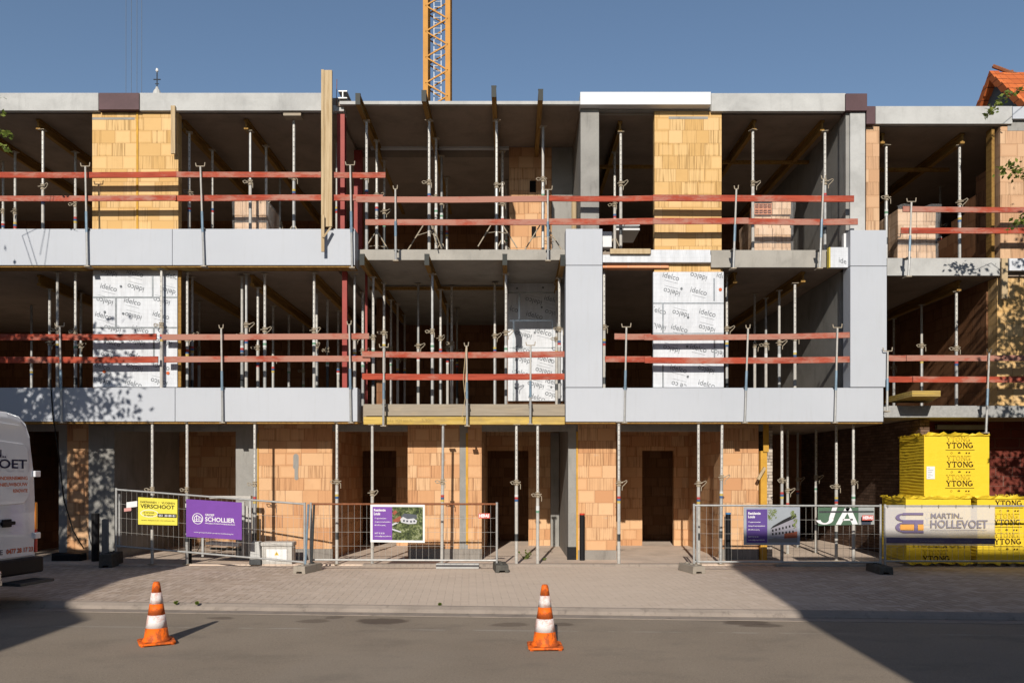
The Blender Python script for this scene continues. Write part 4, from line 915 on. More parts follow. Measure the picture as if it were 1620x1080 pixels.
o=bx(PX(690,14.6),PX(758,14.6),14.55,14.7,ZP,ZP+.09).build('kerb_stone',M['fascia'],None,.01); tag(o,'loose pale kerb stone lying behind the rusty topped fence','kerb stone')
# ---- signs
def board_sign(label, ff, pxs, m, name='sign_board', parts=(), cat='sign', off=-.04, thick=.008, rim=None):
    """pxs: (px0,py0),(px1,py1) top-left / bottom-right corner, depth from plane Y"""
    (x0,yt0,yb0),(x1,yt1,yb1),Y0,Y1=pxs
    tl=P(x0,yt0,Y0);bl=P(x0,yb0,Y0);tr=P(x1,yt1,Y1);br=P(x1,yb1,Y1)
    c=(bl+br)/2; o=thing(name,label,cat,c)
    def fr(u,v,d=0):
        q=bl.lerp(br,u).lerp(tl.lerp(tr,u),v)-c; return q+Vector((0,-d,0))
    b=MB(); vs=[fr(0,0),fr(1,0),fr(1,1),fr(0,1),fr(0,0,-thick),fr(1,0,-thick),fr(1,1,-thick),fr(0,1,-thick)]
    b.add(vs,[(0,1,2,3),(7,6,5,4),(0,4,5,1),(1,5,6,2),(2,6,7,3),(3,7,4,0)]).build('panel',m,o)
    return o,fr
Yl=plain('yellow_sign',(.80,.70,.10),.5,.06); Pu=plain('purple_sign',(.19,.07,.36),.5,.06); Pu2=plain('violet_sign',(.115,.065,.27),.5,.15,2); Blk=plain('sign_black',(.012,.012,.012),.5,.1)
def T(o,fr,items,m,d=.003,name='lettering'):
    b=MB(); f=lambda u,v: fr(u,v,d)
    for it in items:
        if it[0]=='r': put_rect(b,f,*it[1:5])
        elif it[0]=='a': put_arc(b,f,(it[1],it[2]),it[3],it[4],it[5],it[6],it[7])
        elif it[0]=='s': put_seg(b,f,it[1],it[2],it[3])
        else: put_text(b,it[0],f,*it[1:5],bold=it[5] if len(it)>5 else 0)
    return b.build(name,m,o)
s1,f1=board_sign('yellow rectangular sign reading VERSCHOOT on the tilted fence',fa,((218.5,786,829),(280.5,789.5,830.5),14.87,14.72),Yl)
T(s1,f1,[('DAKPANNEN',.06,.47,.80,.875,.01),('VLOEREN',.60,.94,.80,.875,.01),('r',.53,.535,.80,.88),('VERSCHOOT',.06,.93,.61,.76,.02),('www.dakpannen-verschoot.be',.08,.93,.13,.19)],Blk)
T(s1,f1,[('a',.29,.42,.22,.13,0,2*math.pi,.02)],M['whiteink'],.003,'oval'); T(s1,f1,[('& keramiek',.14,.42,.42,.49),('& natuur',.16,.4,.32,.39)],Blk,.004)
T(s1,f1,[('r',.50,.985,.29,.43)],Blk,.004,'number_bar'); T(s1,f1,[('051 30 80 81',.53,.95,.315,.40,.02)],M['whiteink'],.006)
s2,f2=board_sign('large purple sign reading GROEP SCHOLLIER on the tilted fence',fa,((294.5,789,848.5),(382.5,794.5,853.5),14.68,14.47),Pu)
T(s2,f2,[('GROEP',.345,.51,.585,.645,.02),('SCHOLLIER',.345,.875,.44,.56,.02),('PROJECTONTWIKKELING',.345,.88,.365,.41,.01),('www.groepschollier-projectontwikkeling.be',.14,.85,.115,.155),
  ('a',.21,.50,.092,.14,0,2*math.pi,.014),('s',(.135,.43),(.285,.43),.02),('s',(.15,.43),(.15,.53),.012),('s',(.15,.53),(.19,.585),.014),('s',(.19,.43),(.19,.60),.012),('s',(.19,.60),(.235,.545),.014),('s',(.235,.43),(.235,.57),.012),('s',(.235,.56),(.275,.52),.014),('s',(.275,.43),(.275,.52),.012),('s',(.17,.48),(.25,.50),.012)],M['whiteink'])
def photo_mat(name, sky_, kind):
    t=NT(name,.4); p=t.pos(True); n=t.noise(p,26,5,.75,.6); v=t.n('ShaderNodeTexVoronoi'); t.link(p,v.inputs[0]); v.inputs['Scale'].default_value=60
    if kind=='aerial': c=t.ramp(t.noise(p,13,7,.8,1.0),[(.40,(.012,.02,.008)),(.49,(.05,.07,.025)),(.56,(.17,.2,.07)),(.66,(.4,.4,.33))])
    else: c=t.ramp(n,[(.3,(.05,.05,.055)),(.6,(.12,.12,.13)),(.8,(.3,.3,.31))])
    t.col(t.mix(t.math('MULTIPLY',v.outputs[0],.5),c,(.03,.035,.02))); return t.m
M['aerial']=photo_mat('aerial_print',0,'aerial')
PW=plain('print_white',(.55,.56,.6),.4,.05); PG=plain('print_grey',(.09,.1,.12),.4,.15); PR=plain('print_brick',(.30,.09,.055),.4,.2,20); PS=plain('print_sky',(.33,.36,.40),.4,.12,3); PT=plain('print_leaf',(.16,.2,.06),.5,.4,30); PD=plain('print_dark',(.02,.02,.022),.5,.1); PP=plain('print_road',(.24,.23,.23),.5,.1)
s3,f3=board_sign('white framed sign with purple column and aerial photograph on the rusty topped fence',fb,((586,797.5,857),(672,798,858),14.25,14.25),M['white'])
T(s3,f3,[('r',.04,.40,.06,.94)],Pu,.002,'purple_column'); T(s3,f3,[('r',.40,.965,.06,.94)],M['aerial'],.002,'aerial_picture')
T(s3,f3,[('Residentie',.065,.28,.82,.89,.03),('Louis',.065,.18,.72,.80,.03),('17 appartementen',.08,.29,.61,.65,.01),('Garages & autostaanplaatsen',.08,.37,.52,.56,.01),('BEN-EPB en gunstig',.08,.28,.43,.47,.01),('0477 70 30 30',.08,.26,.22,.26,.01),('verkoop@groepschollier.be',.08,.38,.14,.18,.01)],M['whiteink'],.004)
pb=MB(); F3=lambda u,v:f3(u,v,.0035)
def poly(b,F_,pts): b.add([F_(*p) for p in pts],[tuple(range(len(pts)))])
q=MB(); poly(q,F3,[(.42,.60),(.55,.70),(.58,.62),(.50,.52),(.42,.55)]); poly(q,F3,[(.40,.78),(.46,.86),(.50,.80),(.44,.72)]); q.build('print_roofs',PR,s3)
q=MB(); poly(q,F3,[(.56,.68),(.62,.77),(.85,.74),(.86,.64),(.70,.60),(.62,.66)]); q.build('print_slate',PG,s3)
q=MB(); poly(q,lambda u,v:f3(u,v,.0045),[(.55,.62),(.60,.68),(.68,.62),(.80,.64),(.86,.58),(.84,.50),(.70,.49),(.57,.53)]); poly(q,F3,[(.40,.44),(.52,.52),(.50,.55),(.40,.49)]); poly(q,F3,[(.40,.33),(.56,.26),(.57,.29),(.40,.37)]); q.build('print_facade',PW,s3)
q=MB()
for (a,b_) in ((.60,.55),(.66,.54),(.73,.53),(.79,.54)): poly(q,lambda u,v:f3(u,v,.0055),[(a,b_),(a+.035,b_),(a+.035,b_+.05),(a,b_+.05)])
q.build('print_windows',PG,s3)
s4,f4=board_sign('grey framed sign with violet column and street view drawing, left on the passage fence',fc,((1176.5,801.5,861.5),(1265.5,801.5,861.5),14.12,14.12),plain('grey_frame',(.33,.36,.42),.45,.1))
T(s4,f4,[('r',.05,.42,.06,.94)],Pu2,.002,'violet_column'); T(s4,f4,[('r',.42,.955,.06,.94)],PS,.002,'street_picture')
T(s4,f4,[('Residentie',.08,.30,.80,.87,.03),('Louis',.08,.20,.71,.78,.03),('17 appartementen',.08,.30,.58,.62,.01),('Garages & autostaanplaatsen',.08,.38,.48,.52,.01),('BEN-EPB en gunstig',.08,.28,.38,.42,.01),('0477 70 30 30',.08,.26,.2,.23,.01),('verkoop@groepschollier.be',.08,.37,.11,.15,.01)],M['whiteink'],.004)
F4=lambda u,v:f4(u,v,.0035)
q=MB(); poly(q,F4,[(.43,.07),(.95,.07),(.95,.22),(.60,.2),(.43,.15)]); q.build('print_street',PP,s4)
q=MB(); poly(q,lambda u,v:f4(u,v,.0042),[(.46,.2),(.48,.42),(.70,.58),(.95,.72),(.95,.18),(.70,.16)]); q.build('print_facade',plain('print_lilac',(.30,.29,.34),.5,.1),s4)
q=MB(); poly(q,lambda u,v:f4(u,v,.005),[(.47,.42),(.52,.50),(.70,.66),(.93,.83),(.93,.72),(.70,.57)]); 
for k in range(7):
    a=.50+k*.06; b_=.26+k*.01
    for r_ in (0,1): poly(q,lambda u,v:f4(u,v,.0055),[(a,b_+r_*(.09+k*.012)),(a+.03,b_+r_*(.09+k*.012)),(a+.03,b_+.06+r_*(.09+k*.012)),(a,b_+.06+r_*(.09+k*.012))])
q.build('print_dark_parts',PD,s4)
q=MB(); poly(q,lambda u,v:f4(u,v,.0052),[(.72,.17),(.95,.19),(.95,.36),(.72,.30)]); q.build('print_brickwork',PR,s4)
q=MB(); rs=random.Random(3)
for (cx,cy,rr) in ((.47,.85,.06),(.52,.8,.05),(.55,.88,.04),(.45,.72,.04),(.88,.75,.05),(.92,.62,.04),(.86,.84,.03),(.9,.5,.03)):
    for k in range(26):
        a=cx+rs.gauss(0,rr*.5); b_=cy+rs.gauss(0,rr*.9)
        if .43<a<.94 and .1<b_<.92: poly(q,lambda u,v:f4(u,v,.006+.0001*k),[(a,b_),(a+.012,b_+.012),(a+.016,b_+.03),(a-.004,b_+.02)])
q.build('print_leaves',PT,s4)
s5,f5=board_sign('green and grey cloth with big white letters JA on the fence before the passage',fc,((1294,802,831),(1383,802,829),14.17,14.17),plain('grey_green_cloth',(.35,.37,.37),.8,.1),thick=.004)
T(s5,f5,[('r',.0,.72,.001,1)],plain('green_cloth',(.085,.15,.10),.8,.12),.002,'green_field')
T(s5,f5,[('s',(.30,1.0),(.235,.38),.085),('a',.12,.34,.115,.24,R(-170),R(10),.08),('s',(.36,.03),(.53,.98),.09),('s',(.53,.98),(.66,.03),.10),('s',(.44,.30),(.62,.30),.09)],M['whiteink'],.004)
T(s5,f5,[('r',.02,.99,.70,.80)],M['steeldark'],.006,'dark_stripe'); T(s5,f5,[('r',.77,.94,.01,.26)],plain('grey_navy',(.05,.06,.09),.6,.1),.0042,'navy_patch')
def tagsign(px,py,Y,label,c1):
    o,fr=board_sign(label,None,((px-9,py-4,py+4),(px+9,py-4,py+4),Y,Y),plain('tag_red',(.62,.12,.09),.5,.1),name='brand_tag',cat='tag',thick=.004)
    T(o,fr,[('HERAS',.06,.94,.2,.85,.05)],M['whiteink']); return o
tagsign(766,815.5,14.27,'small red and white tag right on the rusty topped fence',0); tagsign(1373,818.5,14.1,'small red and white tag over the green cloth',0)
s6,f6=board_sign('two small pale and pink tags left of the yellow sign',None,((200,794,803),(217,792,801),14.9,14.88),M['white'],name='fence_tag',cat='tag'); T(s6,f6,[('r',-.22,.45,-.6,-.02)],plain('pink_tag',(.62,.3,.28),.6,.1),.001,'pink_tag')
# banner (translucent mesh cloth)
bt=NT('banner_cloth',.7); tr=bt.n('ShaderNodeBsdfTransparent'); mx=bt.n('ShaderNodeMixShader'); mx.inputs[0].default_value=.84; out=[n for n in bt.t.nodes if n.type=='OUTPUT_MATERIAL'][0]
tl_=bt.n('ShaderNodeBsdfTranslucent'); tl_.inputs[0].default_value=(.74,.70,.68,1); m2=bt.n('ShaderNodeMixShader'); m2.inputs[0].default_value=.35
bt.col((.70,.68,.70)); bt.link(bt.b.outputs[0],m2.inputs[1]); bt.link(tl_.outputs[0],m2.inputs[2]); bt.link(tr.outputs[0],mx.inputs[1]); bt.link(m2.outputs[0],mx.inputs[2]); bt.link(mx.outputs[0],out.inputs[0]); M['banner']=bt.m
ban=thing('site_banner','long white cloth banner reading MARTIN HOLLEVOET hung on the fence before the yellow pallets','banner',(PX(1487,14.14),14.14,ZP))
c0=Vector(ban.location)
def fbn(u,v,d=0):
    px=1401+u*(1574-1401); py=861.5-v*60 + (1.5*u if v<.5 else 0); y=14.14+.012*math.sin(u*13+v*2)*(1-v*.4)
    return P(px,py,14.14)+Vector((0,y-14.14-d,0))-c0
b=MB(); vs=[];nx,ny=26,8
for j in range(ny+1):
    for i in range(nx+1): vs.append(fbn(i/nx,j/ny))
b.add(vs,[(j*(nx+1)+i,j*(nx+1)+i+1,(j+1)*(nx+1)+i+1,(j+1)*(nx+1)+i) for j in range(ny) for i in range(nx)]).build('cloth',M['banner'],ban,smooth=True)
GI=plain('banner_grey_ink',(.27,.25,.30),.7,.1); VI=plain('banner_violet_ink',(.15,.12,.20),.7,.15); OI=plain('banner_orange_ink',(.80,.38,.09),.7,.1)
T(ban,fbn,[('MARTIN..',.41,.70,.70,.84,.02),('HOLLEVOET',.405,.93,.46,.66,.025),('r',.405,.92,.405,.413)],GI,.022)
T(ban,fbn,[('r',.002,.995,.05,.20)],VI,.022,'violet_band'); T(ban,fbn,[('T. 0477 28 17 23',.03,.21,.10,.15,.01),('www.bouwwerkenmartinhollevoet.be',.30,.78,.09,.15,.01),('HOUTHULST',.87,.98,.09,.15,.01)],GI,.026,'small_print')
T(ban,fbn,[('a',.155,.73,.05,.085,R(90),R(270),.035),('r',.15,.34,.785,.85),('r',.15,.34,.60,.66),('r',.15,.34,.32,.38),('a',.155,.47,.05,.11,R(90),R(270),.035),('r',.15,.34,.555,.60),('r',.255,.285,.36,.6)],plain('banner_logo_ink',(.20,.16,.28),.7,.1),.022,'emblem')
T(ban,fbn,[('r',.13,.252,.40,.54),('r',.288,.34,.40,.54)],OI,.023,'emblem_fill')
for k in range(7): MB().tube(fbn(.02+k*.155,.97,.01),fbn(.02+k*.155,1.06,.01),.004,4).build('cable_tie',M['black'],ban)

# ------------------------------------------------------------------ things behind the left fence
o=thing('electrical_box','white cabinet with yellow warning triangle standing behind the tilted fence','cabinet',(PX(441,15.2),15.2,ZP+.02))
W=.28; b=MB().box(-W,W,-.13,.13,0,.33); b.build('housing',M['steelwhite'],o,.015); bx(-W-.015,W+.015,-.15,.15,.331,.41).build('lid',M['steelwhite'],o,.02); bx(-W+.09,W-.09,-.138,-.131,.06,.28).build('front_panel',M['white'],o,.004)
MB().add([(-.04,-.1395,.17),(.04,-.1395,.17),(0,-.1395,.24)],[(0,1,2)]).build('warning_triangle',plain('warning_yellow',(.75,.5,.03),.5,.1),o); MB().add([(-.008,-.1405,.185),(.008,-.1405,.185),(.003,-.1405,.22),(-.003,-.1405,.22)],[(0,1,2,3)]).build('warning_mark',M['black'],o)
bx(-W+.02,W-.02,-.12,.12,-.02,-.0005).build('base_frame',M['steeldark'],o)
o=thing('concrete_plinth','grey tapered plinth with dark foot between the white cabinet and the trolley','plinth',(PX(406,15.1),15.1,ZP+.02))
MB().prism([(-.10,.1),(.10,.1),(.07,.42),(-.08,.42)],lambda p:(p[0],-.1,p[1]),lambda p:(p[0],.1,p[1])).build('upper_body',M['fascia'],o,.01); bx(-.105,.105,-.105,.105,0,.098).build('dark_foot',M['steeldark'],o,.005)
o=thing('metal_trolley','white metal frame trolley standing behind the purple sign','trolley',(PX(366,15.35),15.35,ZP))
xa,xb=-.45,.45
def pm(px,py,Y=15.35): q=P(px,py,Y); return q-Vector(o.location)
MB().bar(pm(333,786),pm(398,786),.12,.05).build('top_tray',M['steelwhite'],o); MB().bar(pm(396,789),pm(396,872),.04,.03).bar(pm(385,793,15.3),pm(385,878,15.3),.05,.04).build('right_leg',M['steel'],o); MB().bar(pm(321,850),pm(321,880),.04,.04).build('left_leg',M['steel'],o)
MB().bar(pm(330,858),pm(380,861),.3,.05).build('lower_tray',M['white'],o); MB().bar(pm(333,867),pm(385,869),.05,.04).build('skid',M['steeldark'],o); MB().bar(pm(390,800),pm(390,845),.06,.02).build('back_panel',M['steelwhite'],o)
MB().path([pm(352,870),pm(360,865),pm(368,866),pm(372,862),pm(378,866)],.01,5).build('yellow_hose',M['yellowv'],o)
MB().path([pm(312,872),pm(318,862),pm(319,850),pm(314,848)],.008,5).build('loose_cable',M['cable'],o)
def pipe(px,pyt,Y,label,cap,r=.05):
    o=thing('drain_pipe',label,'drain pipe',(PX(px,Y),Y,ZP+.02),0,'black drain pipes standing before the piers'); H=PZ(pyt,Y)-ZP-.02
    MB().tube((0,0,0),(0,0,H),r,16).build('pipe_body',M['black'],o); 
    if cap: MB().tube((0,0,H+.0005),(0,0,H+.03),r*1.02,16).build('pipe_cap',M[cap],o)
    return o
pipe(921,814,15.75,'black pipe with red cap before the pier right of the middle doorway','redcap'); pipe(1152,813,15.7,'black pipe with blue cap behind the fence before the right orange pier','bluecap'); pipe(300,848,15.2,'short black pipe behind the purple sign',None,.04)
pipe(151,812,15.6,'thick dark pipe at the mottled concrete pier on the left',None,.07)
o=MB().path([P(80,600,14.96),P(84,660,14.96),P(93,720,15.2),P(101,790,15.3),P(116,840,15.4),P(133,868,15.5)],.012,6).build('hanging_cable',M['cable']); tag(o,'black cable hanging down the left of the building to the ground','cable')

# ------------------------------------------------------------------ cones
def cone(px,pyb,label,rz):
    Y=F*CZ/(pyb-HY); o=thing('traffic_cone',label,'traffic cone',(PX(px,Y),Y,0),rz,'orange and white traffic cones')
    b=MB(); s=.175; b.prism([(-s,-s+.03),(-s+.03,-s),(s-.03,-s),(s,-s+.03),(s,s-.03),(s-.03,s),(-s+.03,s),(-s,s-.03)],lambda p:(p[0],p[1],.012),lambda p:(p[0],p[1],.035))
    for sx in (-1,1):
        for sy in (-1,1): b.box(sx*.14-.02,sx*.14+.02,sy*.14-.02,sy*.14+.02,0,.0119)
    b.build('base',M['orange'],o,.006)
    def r_(z): return .125-(z-.04)/(.60)*.093
    seg=[(.036,.17,'orange'),(.17,.30,'band'),(.30,.415,'orange'),(.415,.53,'band'),(.53,.64,'orange')]
    for i,(a,c,m) in enumerate(seg):
        pr=[(r_(a)+(.001 if m=='band' else 0),a),(r_(c)+(.001 if m=='band' else 0),c)]
        if i==0: pr=[(.15,.0355),(.135,.05)]+[(r_(.07),.07),(r_(c),c)]
        if i==4: pr=[(r_(a),a),(r_(.62),.62),(.026,.638),(.012,.64)]
        MB().lathe(pr,n=32).build('cone_body' if m=='orange' else 'reflective_band',M[m],o,smooth=False)
    for ch in o.children:
        if ch.name.startswith(('cone_body','reflective')):
            for p in ch.data.polygons:
                if len(p.vertices)==4: p.use_smooth=True
    return o
cone(247.5,1017,'traffic cone left on the road, its white bands scraped and base turned',R(28)); cone(862,1024,'cleaner traffic cone near the middle of the road, base square on',R(2))

# ------------------------------------------------------------------ van (rear three quarters out of frame)
hd=R(176)      # heading along -X
ang=R(80)
van=thing('delivery_van','white delivery van in shade at the left edge, lettered rear doors','van',(0,0,0))
Rc=Vector((PX(63,11.2),11.2,0)); wv=Vector((math.cos(ang),math.sin(ang),0)); fwd=Vector((-math.sin(ang),math.cos(ang),0))
van.location=Rc-wv*1.0; van.location.z=.05; van.rotation_euler=(0,0,ang); van.scale=(1,1,.925)      # local x = across (right = +1), local y = forward
VZ=ZP
def sect(y,zt,w,zb,inset): # rounded section
    out=[]; 
    for (x,z) in ((w,zb),(w,zb+.25),(w*.995,1.15),(w*.965,1.75),(w*.90,zt-.28),(w*.84,zt-.14),(w*.74,zt-.05),(w*.5,zt),(0,zt+.01)): out.append((x,z))
    pts=out+[(-x,z) for (x,z) in out[-2::-1]]
    return [(x,y+ (0),z) for x,z in pts]
secs=[sect(0.03,2.56,.95,.55,0),sect(.0,2.58,.985,.5,0) if 0 else sect(.08,2.64,.99,.48,0),sect(.5,2.68,1.0,.42,0),sect(3.8,2.70,1.0,.42,0),sect(4.6,2.50,.99,.42,0),sect(5.2,1.75,.95,.42,0),sect(5.85,1.15,.90,.45,0),sect(6.0,.95,.85,.5,0)]
b=MB(); n=len(secs[0]); vs=[p for s in secs for p in s]; fs=[]
for i in range(len(secs)-1):
    for k in range(n-1): fs.append((i*n+k,(i+1)*n+k,(i+1)*n+k+1,i*n+k+1))
    fs.append((i*n+n-1,(i+1)*n+n-1,(i+1)*n,i*n))
fs.append(tuple(range(n-1,-1,-1))); fs.append(tuple((len(secs)-1)*n+k for k in range(n))); b.add(vs,fs); body=b.build('body',M['vanwhite'],van,.02,loc=(0,0,VZ))
for p in body.data.polygons: p.use_smooth=False
# rear doors
def vp(name,mb,m,par=None,bev=0): return mb.build(name,M[m] if isinstance(m,str) else m,par or van,bev,loc=None if par else (0,0,VZ))
for sx in (1,-1):
    # door leaf follows the section outline
    out=[(.02,.58),(.90,.58),(.93,1.15),(.905,1.75),(.83,2.24),(.77,2.38),(.66,2.46),(.02,2.5)]
    d=MB().prism([(sx*x,z) for x,z in out],lambda p:(p[0],.008,p[1]),lambda p:(p[0],.05,p[1])); dr=vp('rear_door',d,'vanwhite',None,.008)
    pn=[(.14,1.32),(.72,1.34),(.82,1.48),(.83,1.75),(.78,2.12),(.70,2.2),(.14,2.24)]
    MB().prism([(sx*x,z) for x,z in pn],lambda p:(p[0],-.004,p[1]),lambda p:(p[0],.02,p[1])).build('door_panel',M['vanwhite'],dr,.012,loc=(0,0,0))
    for z in (.82,1.72): MB().box(sx*.88,sx*.985,-.03,.05,z,z+.09).build('hinge',M['vanwhite'],dr,.01)
    for a,c,m in ((.62,.95,'lampred'),(.95,1.35,'lampor')): vp('tail_lamp',MB().box(sx*.915,sx*.962,.0,.09,a,c),m,None,.01)
    if sx==1: MB().box(.30,.52,-.05,-.006,1.05,1.10).box(.33,.49,-.02,.0,1.02,1.13).build('handle',M['black'],dr,.012)
b=MB(); put_arc(b,lambda u,v:(u,-.02,v),(.10,1.24),.075,.075,0,2*math.pi,.016,24)
for k in range(3): put_seg(b,lambda u,v:(u,-.022,v),(.10,1.24),(.10+.07*math.sin(k*R(120)),1.24+.07*math.cos(k*R(120))),.018)
vp('round_badge',b,'chrome')
# lettering on the right door, reading outward
t=MB(); fz=lambda u,v:(u,-.0085,v)
put_text(t,'MARTIN..',fz,-.25,.40,1.99,2.10,.02); put_text(t,'HOLLEVOET',fz,-.62,.76,1.84,1.97,.02); put_text(t,'HOLLEVOET.BE',lambda u,v:(u,.003,v),-.45,.36,.64,.71,.02); vp('navy_lettering',t,'navy')
t=MB(); put_text(t,'ALGEMENE BOUWONDERNEMING',fz,-.35,.77,1.68,1.73,.02); put_text(t,'NIEUWBOUW',fz,.30,.77,1.59,1.64,.02); put_text(t,'RENOVATIE',fz,.52,.77,1.50,1.55,.02); put_text(t,'0477 28 17 23',lambda u,v:(u,.003,v),.42,.88,.64,.71,.03); vp('orange_lettering',t,'orink')
vp('rear_bumper',MB().box(-1.0,1.0,-.07,.12,.33,.56),'black',None,.03)
vp('tow_bar',MB().bar((0,-.05,.3),(0,-.28,.3),.06,.06).tube((0,-.26,.3),(0,-.26,.44),.025,10).lathe([(.0,.40),(.022,.41),(.028,.435),(.022,.46),(0,.465)],(0,-.26,0),12).box(-.25,.25,-.03,.03,.24,.30),'chrome')
vp('step_plate',MB().box(.25,.85,-.35,-.02,.22,.26),'steeldark' ,None,.01)
vp('work_lamp',MB().box(.1,.24,.08,.2,2.70,2.84).box(.155,.185,.1,.16,2.62,2.70),'black',None,.01)
for sx in (1,-1):
    for yy in (1.15,4.95):
        wl=MB().tube((sx*.78,yy,.34),(sx*.985,yy,.34),.34,28).build('tyre',M['tyre'],van,.03,loc=(0,0,VZ)); MB().tube((sx*.985,yy,.34),(sx*.992,yy,.34),.20,20).build('rim',M['steel'],wl)
    vp('side_window',MB().box(sx*.985,sx*.999,3.9,4.7,1.45,1.95),'glass'); vp('mirror',MB().box(sx*1.02,sx*1.22,4.6,4.7,1.4,1.75),'black',None,.03)
    vp('headlamp',MB().box(sx*.6,sx*.86,5.9,6.02,.8,1.0),'chrome',None,.02)
vp('windscreen',MB().add([(-.82,5.22,1.76),(.82,5.22,1.76),(.82,4.66,2.46),(-.82,4.66,2.46)],[(0,1,2,3)]),'glass')

# ------------------------------------------------------------------ crane, spire, roof beyond
YK=50.0; s=YK/F
cr=thing('tower_crane','yellow lattice tower crane rising behind the building','crane',(PX(691,YK),YK,0))
hw=PX(712,YK)-PX(691,YK)-.13; top=44
def cp(x,y,z): return Vector((x,y,z))
for sx in (-1,1):
    for sy in (0,1): MB().box(sx*hw-.15,sx*hw+.15,sy*1.3-.13,sy*1.3+.13,0,top).build('corner_leg',M['crane'],cr)
b=MB(); b2=MB(); pz=40.7*s; z=PZ(133,YK)-12*pz; up=True
while z<top-pz:
    b.bar(cp(-hw,-.1,z),cp(hw,-.1,z+pz/2),.08,.08).bar(cp(hw,-.1,z+pz/2),cp(-hw,-.1,z+pz),.08,.08)
    b2.bar(cp(-hw,1.35,z+.3),cp(hw,1.35,z+.3+pz/2),.07,.07).bar(cp(hw,1.35,z+.3+pz/2),cp(-hw,1.35,z+.3+pz),.07,.07)
    for sx in (-1,1): b2.bar(cp(sx*hw,0,z+.2),cp(sx*hw,1.3,z+.2+pz/2),.06,.06).bar(cp(sx*hw,1.3,z+.2+pz/2),cp(sx*hw,0,z+.2+pz),.06,.06)
    z+=pz
b.build('front_lattice',M['crane'],cr); b2.build('rear_lattice',M['cranedark'],cr)
b=MB(); 
for x in (-.22,.22): b.box(x-.018,x+.018,.5,.54,10,top)
z=10
while z<top: b.box(-.22,.22,.51,.54,z,z+.02); z+=.33
b.build('ladder',M['white'],cr)
b=MB(); 
for k in range(40):
    x=2-k*1.0; b.bar((x,0,top+1),(x-.5,.6,top+2.2),.07,.07).bar((x-.5,.6,top+2.2),(x-1,0,top+1),.07,.07)
b.bar((9,0,top+1),(-38,0,top+1),.15,.15).bar((9,1.2,top+1),(-38,1.2,top+1),.15,.15).bar((9,.6,top+2.2),(-38,.6,top+2.2),.15,.15).box(-1,1,-.3,1.6,top,top+1); b.build('jib',M['crane'],cr)
b=MB()
for px in (195.5,204,213,220.5): x=PX(px,YK)-cr.location.x; b.tube((x,.3,PZ(230,YK)),(x+.02,.3,top+1),.012,5)
b.build('hoist_rope',M['steeldark'],cr)
MB().box(PX(190,YK)-cr.location.x,PX(226,YK)-cr.location.x,.0,.6,PZ(250,YK),PZ(230,YK)).build('hook_block',M['crane'],cr)
YS=80.0; sp=thing('church_spire','thin iron cross on a small spire tip far behind the left roof','spire',(PX(248.5,YS),YS,0)); q=YS/F
z0=PZ(147,YS)
MB().lathe([(2.2,0),(2.2,z0-8),(.42,z0-.2),(.3,z0+3*q),(.16,z0+6*q),(.12,z0+9*q)],n=10).build('spire_cone',M['fascia'],sp); MB().tube((0,0,z0+9*q),(0,0,z0+32*q),.055,6).tube((-.34,0,z0+21*q),(.34,0,z0+21*q),.05,6).tube((-.18,0,z0+14*q),(.18,0,z0+14*q),.04,6).build('cross',M['steeldark'],sp); MB().lathe([(0,z0+32*q),(.14,z0+34*q),(.1,z0+38*q),(0,z0+39*q)],n=8).build('finial',M['white'],sp)
o=MB().lathe([(0,-.06),(.09,-.03),(.11,.0),(.06,.05),(0,.06)],(PX(88,24),24,8.95),10).build('roof_vent',M['white']); tag(o,'tiny white cap on the roof at the upper left','roof cap')
# house with orange roof
YH=22.0; hx=13.0-.02; za=PZ(118,YH)
H=thing('neighbour_house','house with orange tiled gable roof and slate gable rising at the upper right','house',(hx,YH,0))
def hb(x,y,z): return (x,y,z)
run=3.6
MB().box(0,9,-run,run,0,za-run*1.0).build('wall',M['housebrick'],H)
MB().add([(0,-run,za-run),(0,run,za-run),(0,0,za)],[(0,1,2)]).add([(.02,-run,za-run),(.02,run,za-run),(.02,0,za)],[(2,1,0)]).build('slate_gable',M['slate'],H)
r=MB(); r.add([(-.12,-run-.2,za-run-.14),(9,-run-.2,za-run-.14),(9,0,za+.06),(-.12,0,za+.06),(-.12,-run-.2,za-run-.30),(9,-run-.2,za-run-.30),(9,0,za-.1),(-.12,0,za-.1)],[(0,1,2,3),(7,6,5,4),(0,3,7,4),(0,4,5,1),(1,5,6,2)])
r.add([(-.12,run+.2,za-run-.14),(9,run+.2,za-run-.14),(9,0,za+.06),(-.12,0,za+.06),(-.12,run+.2,za-run-.30),(9,run+.2,za-run-.30),(9,0,za-.1),(-.12,0,za-.1)],[(3,2,1,0),(4,5,6,7),(4,7,3,0),(1,5,4,0),(2,6,5,1)]); r.build('roof',M['tile'],H)
v=MB()
for k in range(14):
    for sg in (-1,1):
        t0=k/14*run*1.05; t1=(k+1)/14*run*1.05; v.add([(-.2,sg*t0,za-t0+.10),(.05,sg*t0,za-t0+.10),(.05,sg*t1,za-t1+.05),(-.2,sg*t1,za-t1+.05),(-.2,sg*t0,za-t0-.14),(.05,sg*t0,za-t0-.14),(.05,sg*t1,za-t1-.19),(-.2,sg*t1,za-t1-.19)],[(0,1,2,3),(4,5,6,7),(0,3,7,4),(0,4,5,1),(2,6,7,3),(1,5,6,2)])
v.build('verge_tiles',M['tile'],H)
def rel(px,py,Y): q=P(px,py,Y); return q-Vector(H.location)
MB().tube(rel(1600,122,YH),rel(1600,112,YH),.05,8).path([rel(1571,105,YH),rel(1585,110,YH),rel(1600,116,YH),rel(1612,119,YH),rel(1640,119,YH)],.05,6).path([rel(1571,106,YH),rel(1573,103,YH)],.03,5).build('aerial_boom',M['rust'],H)

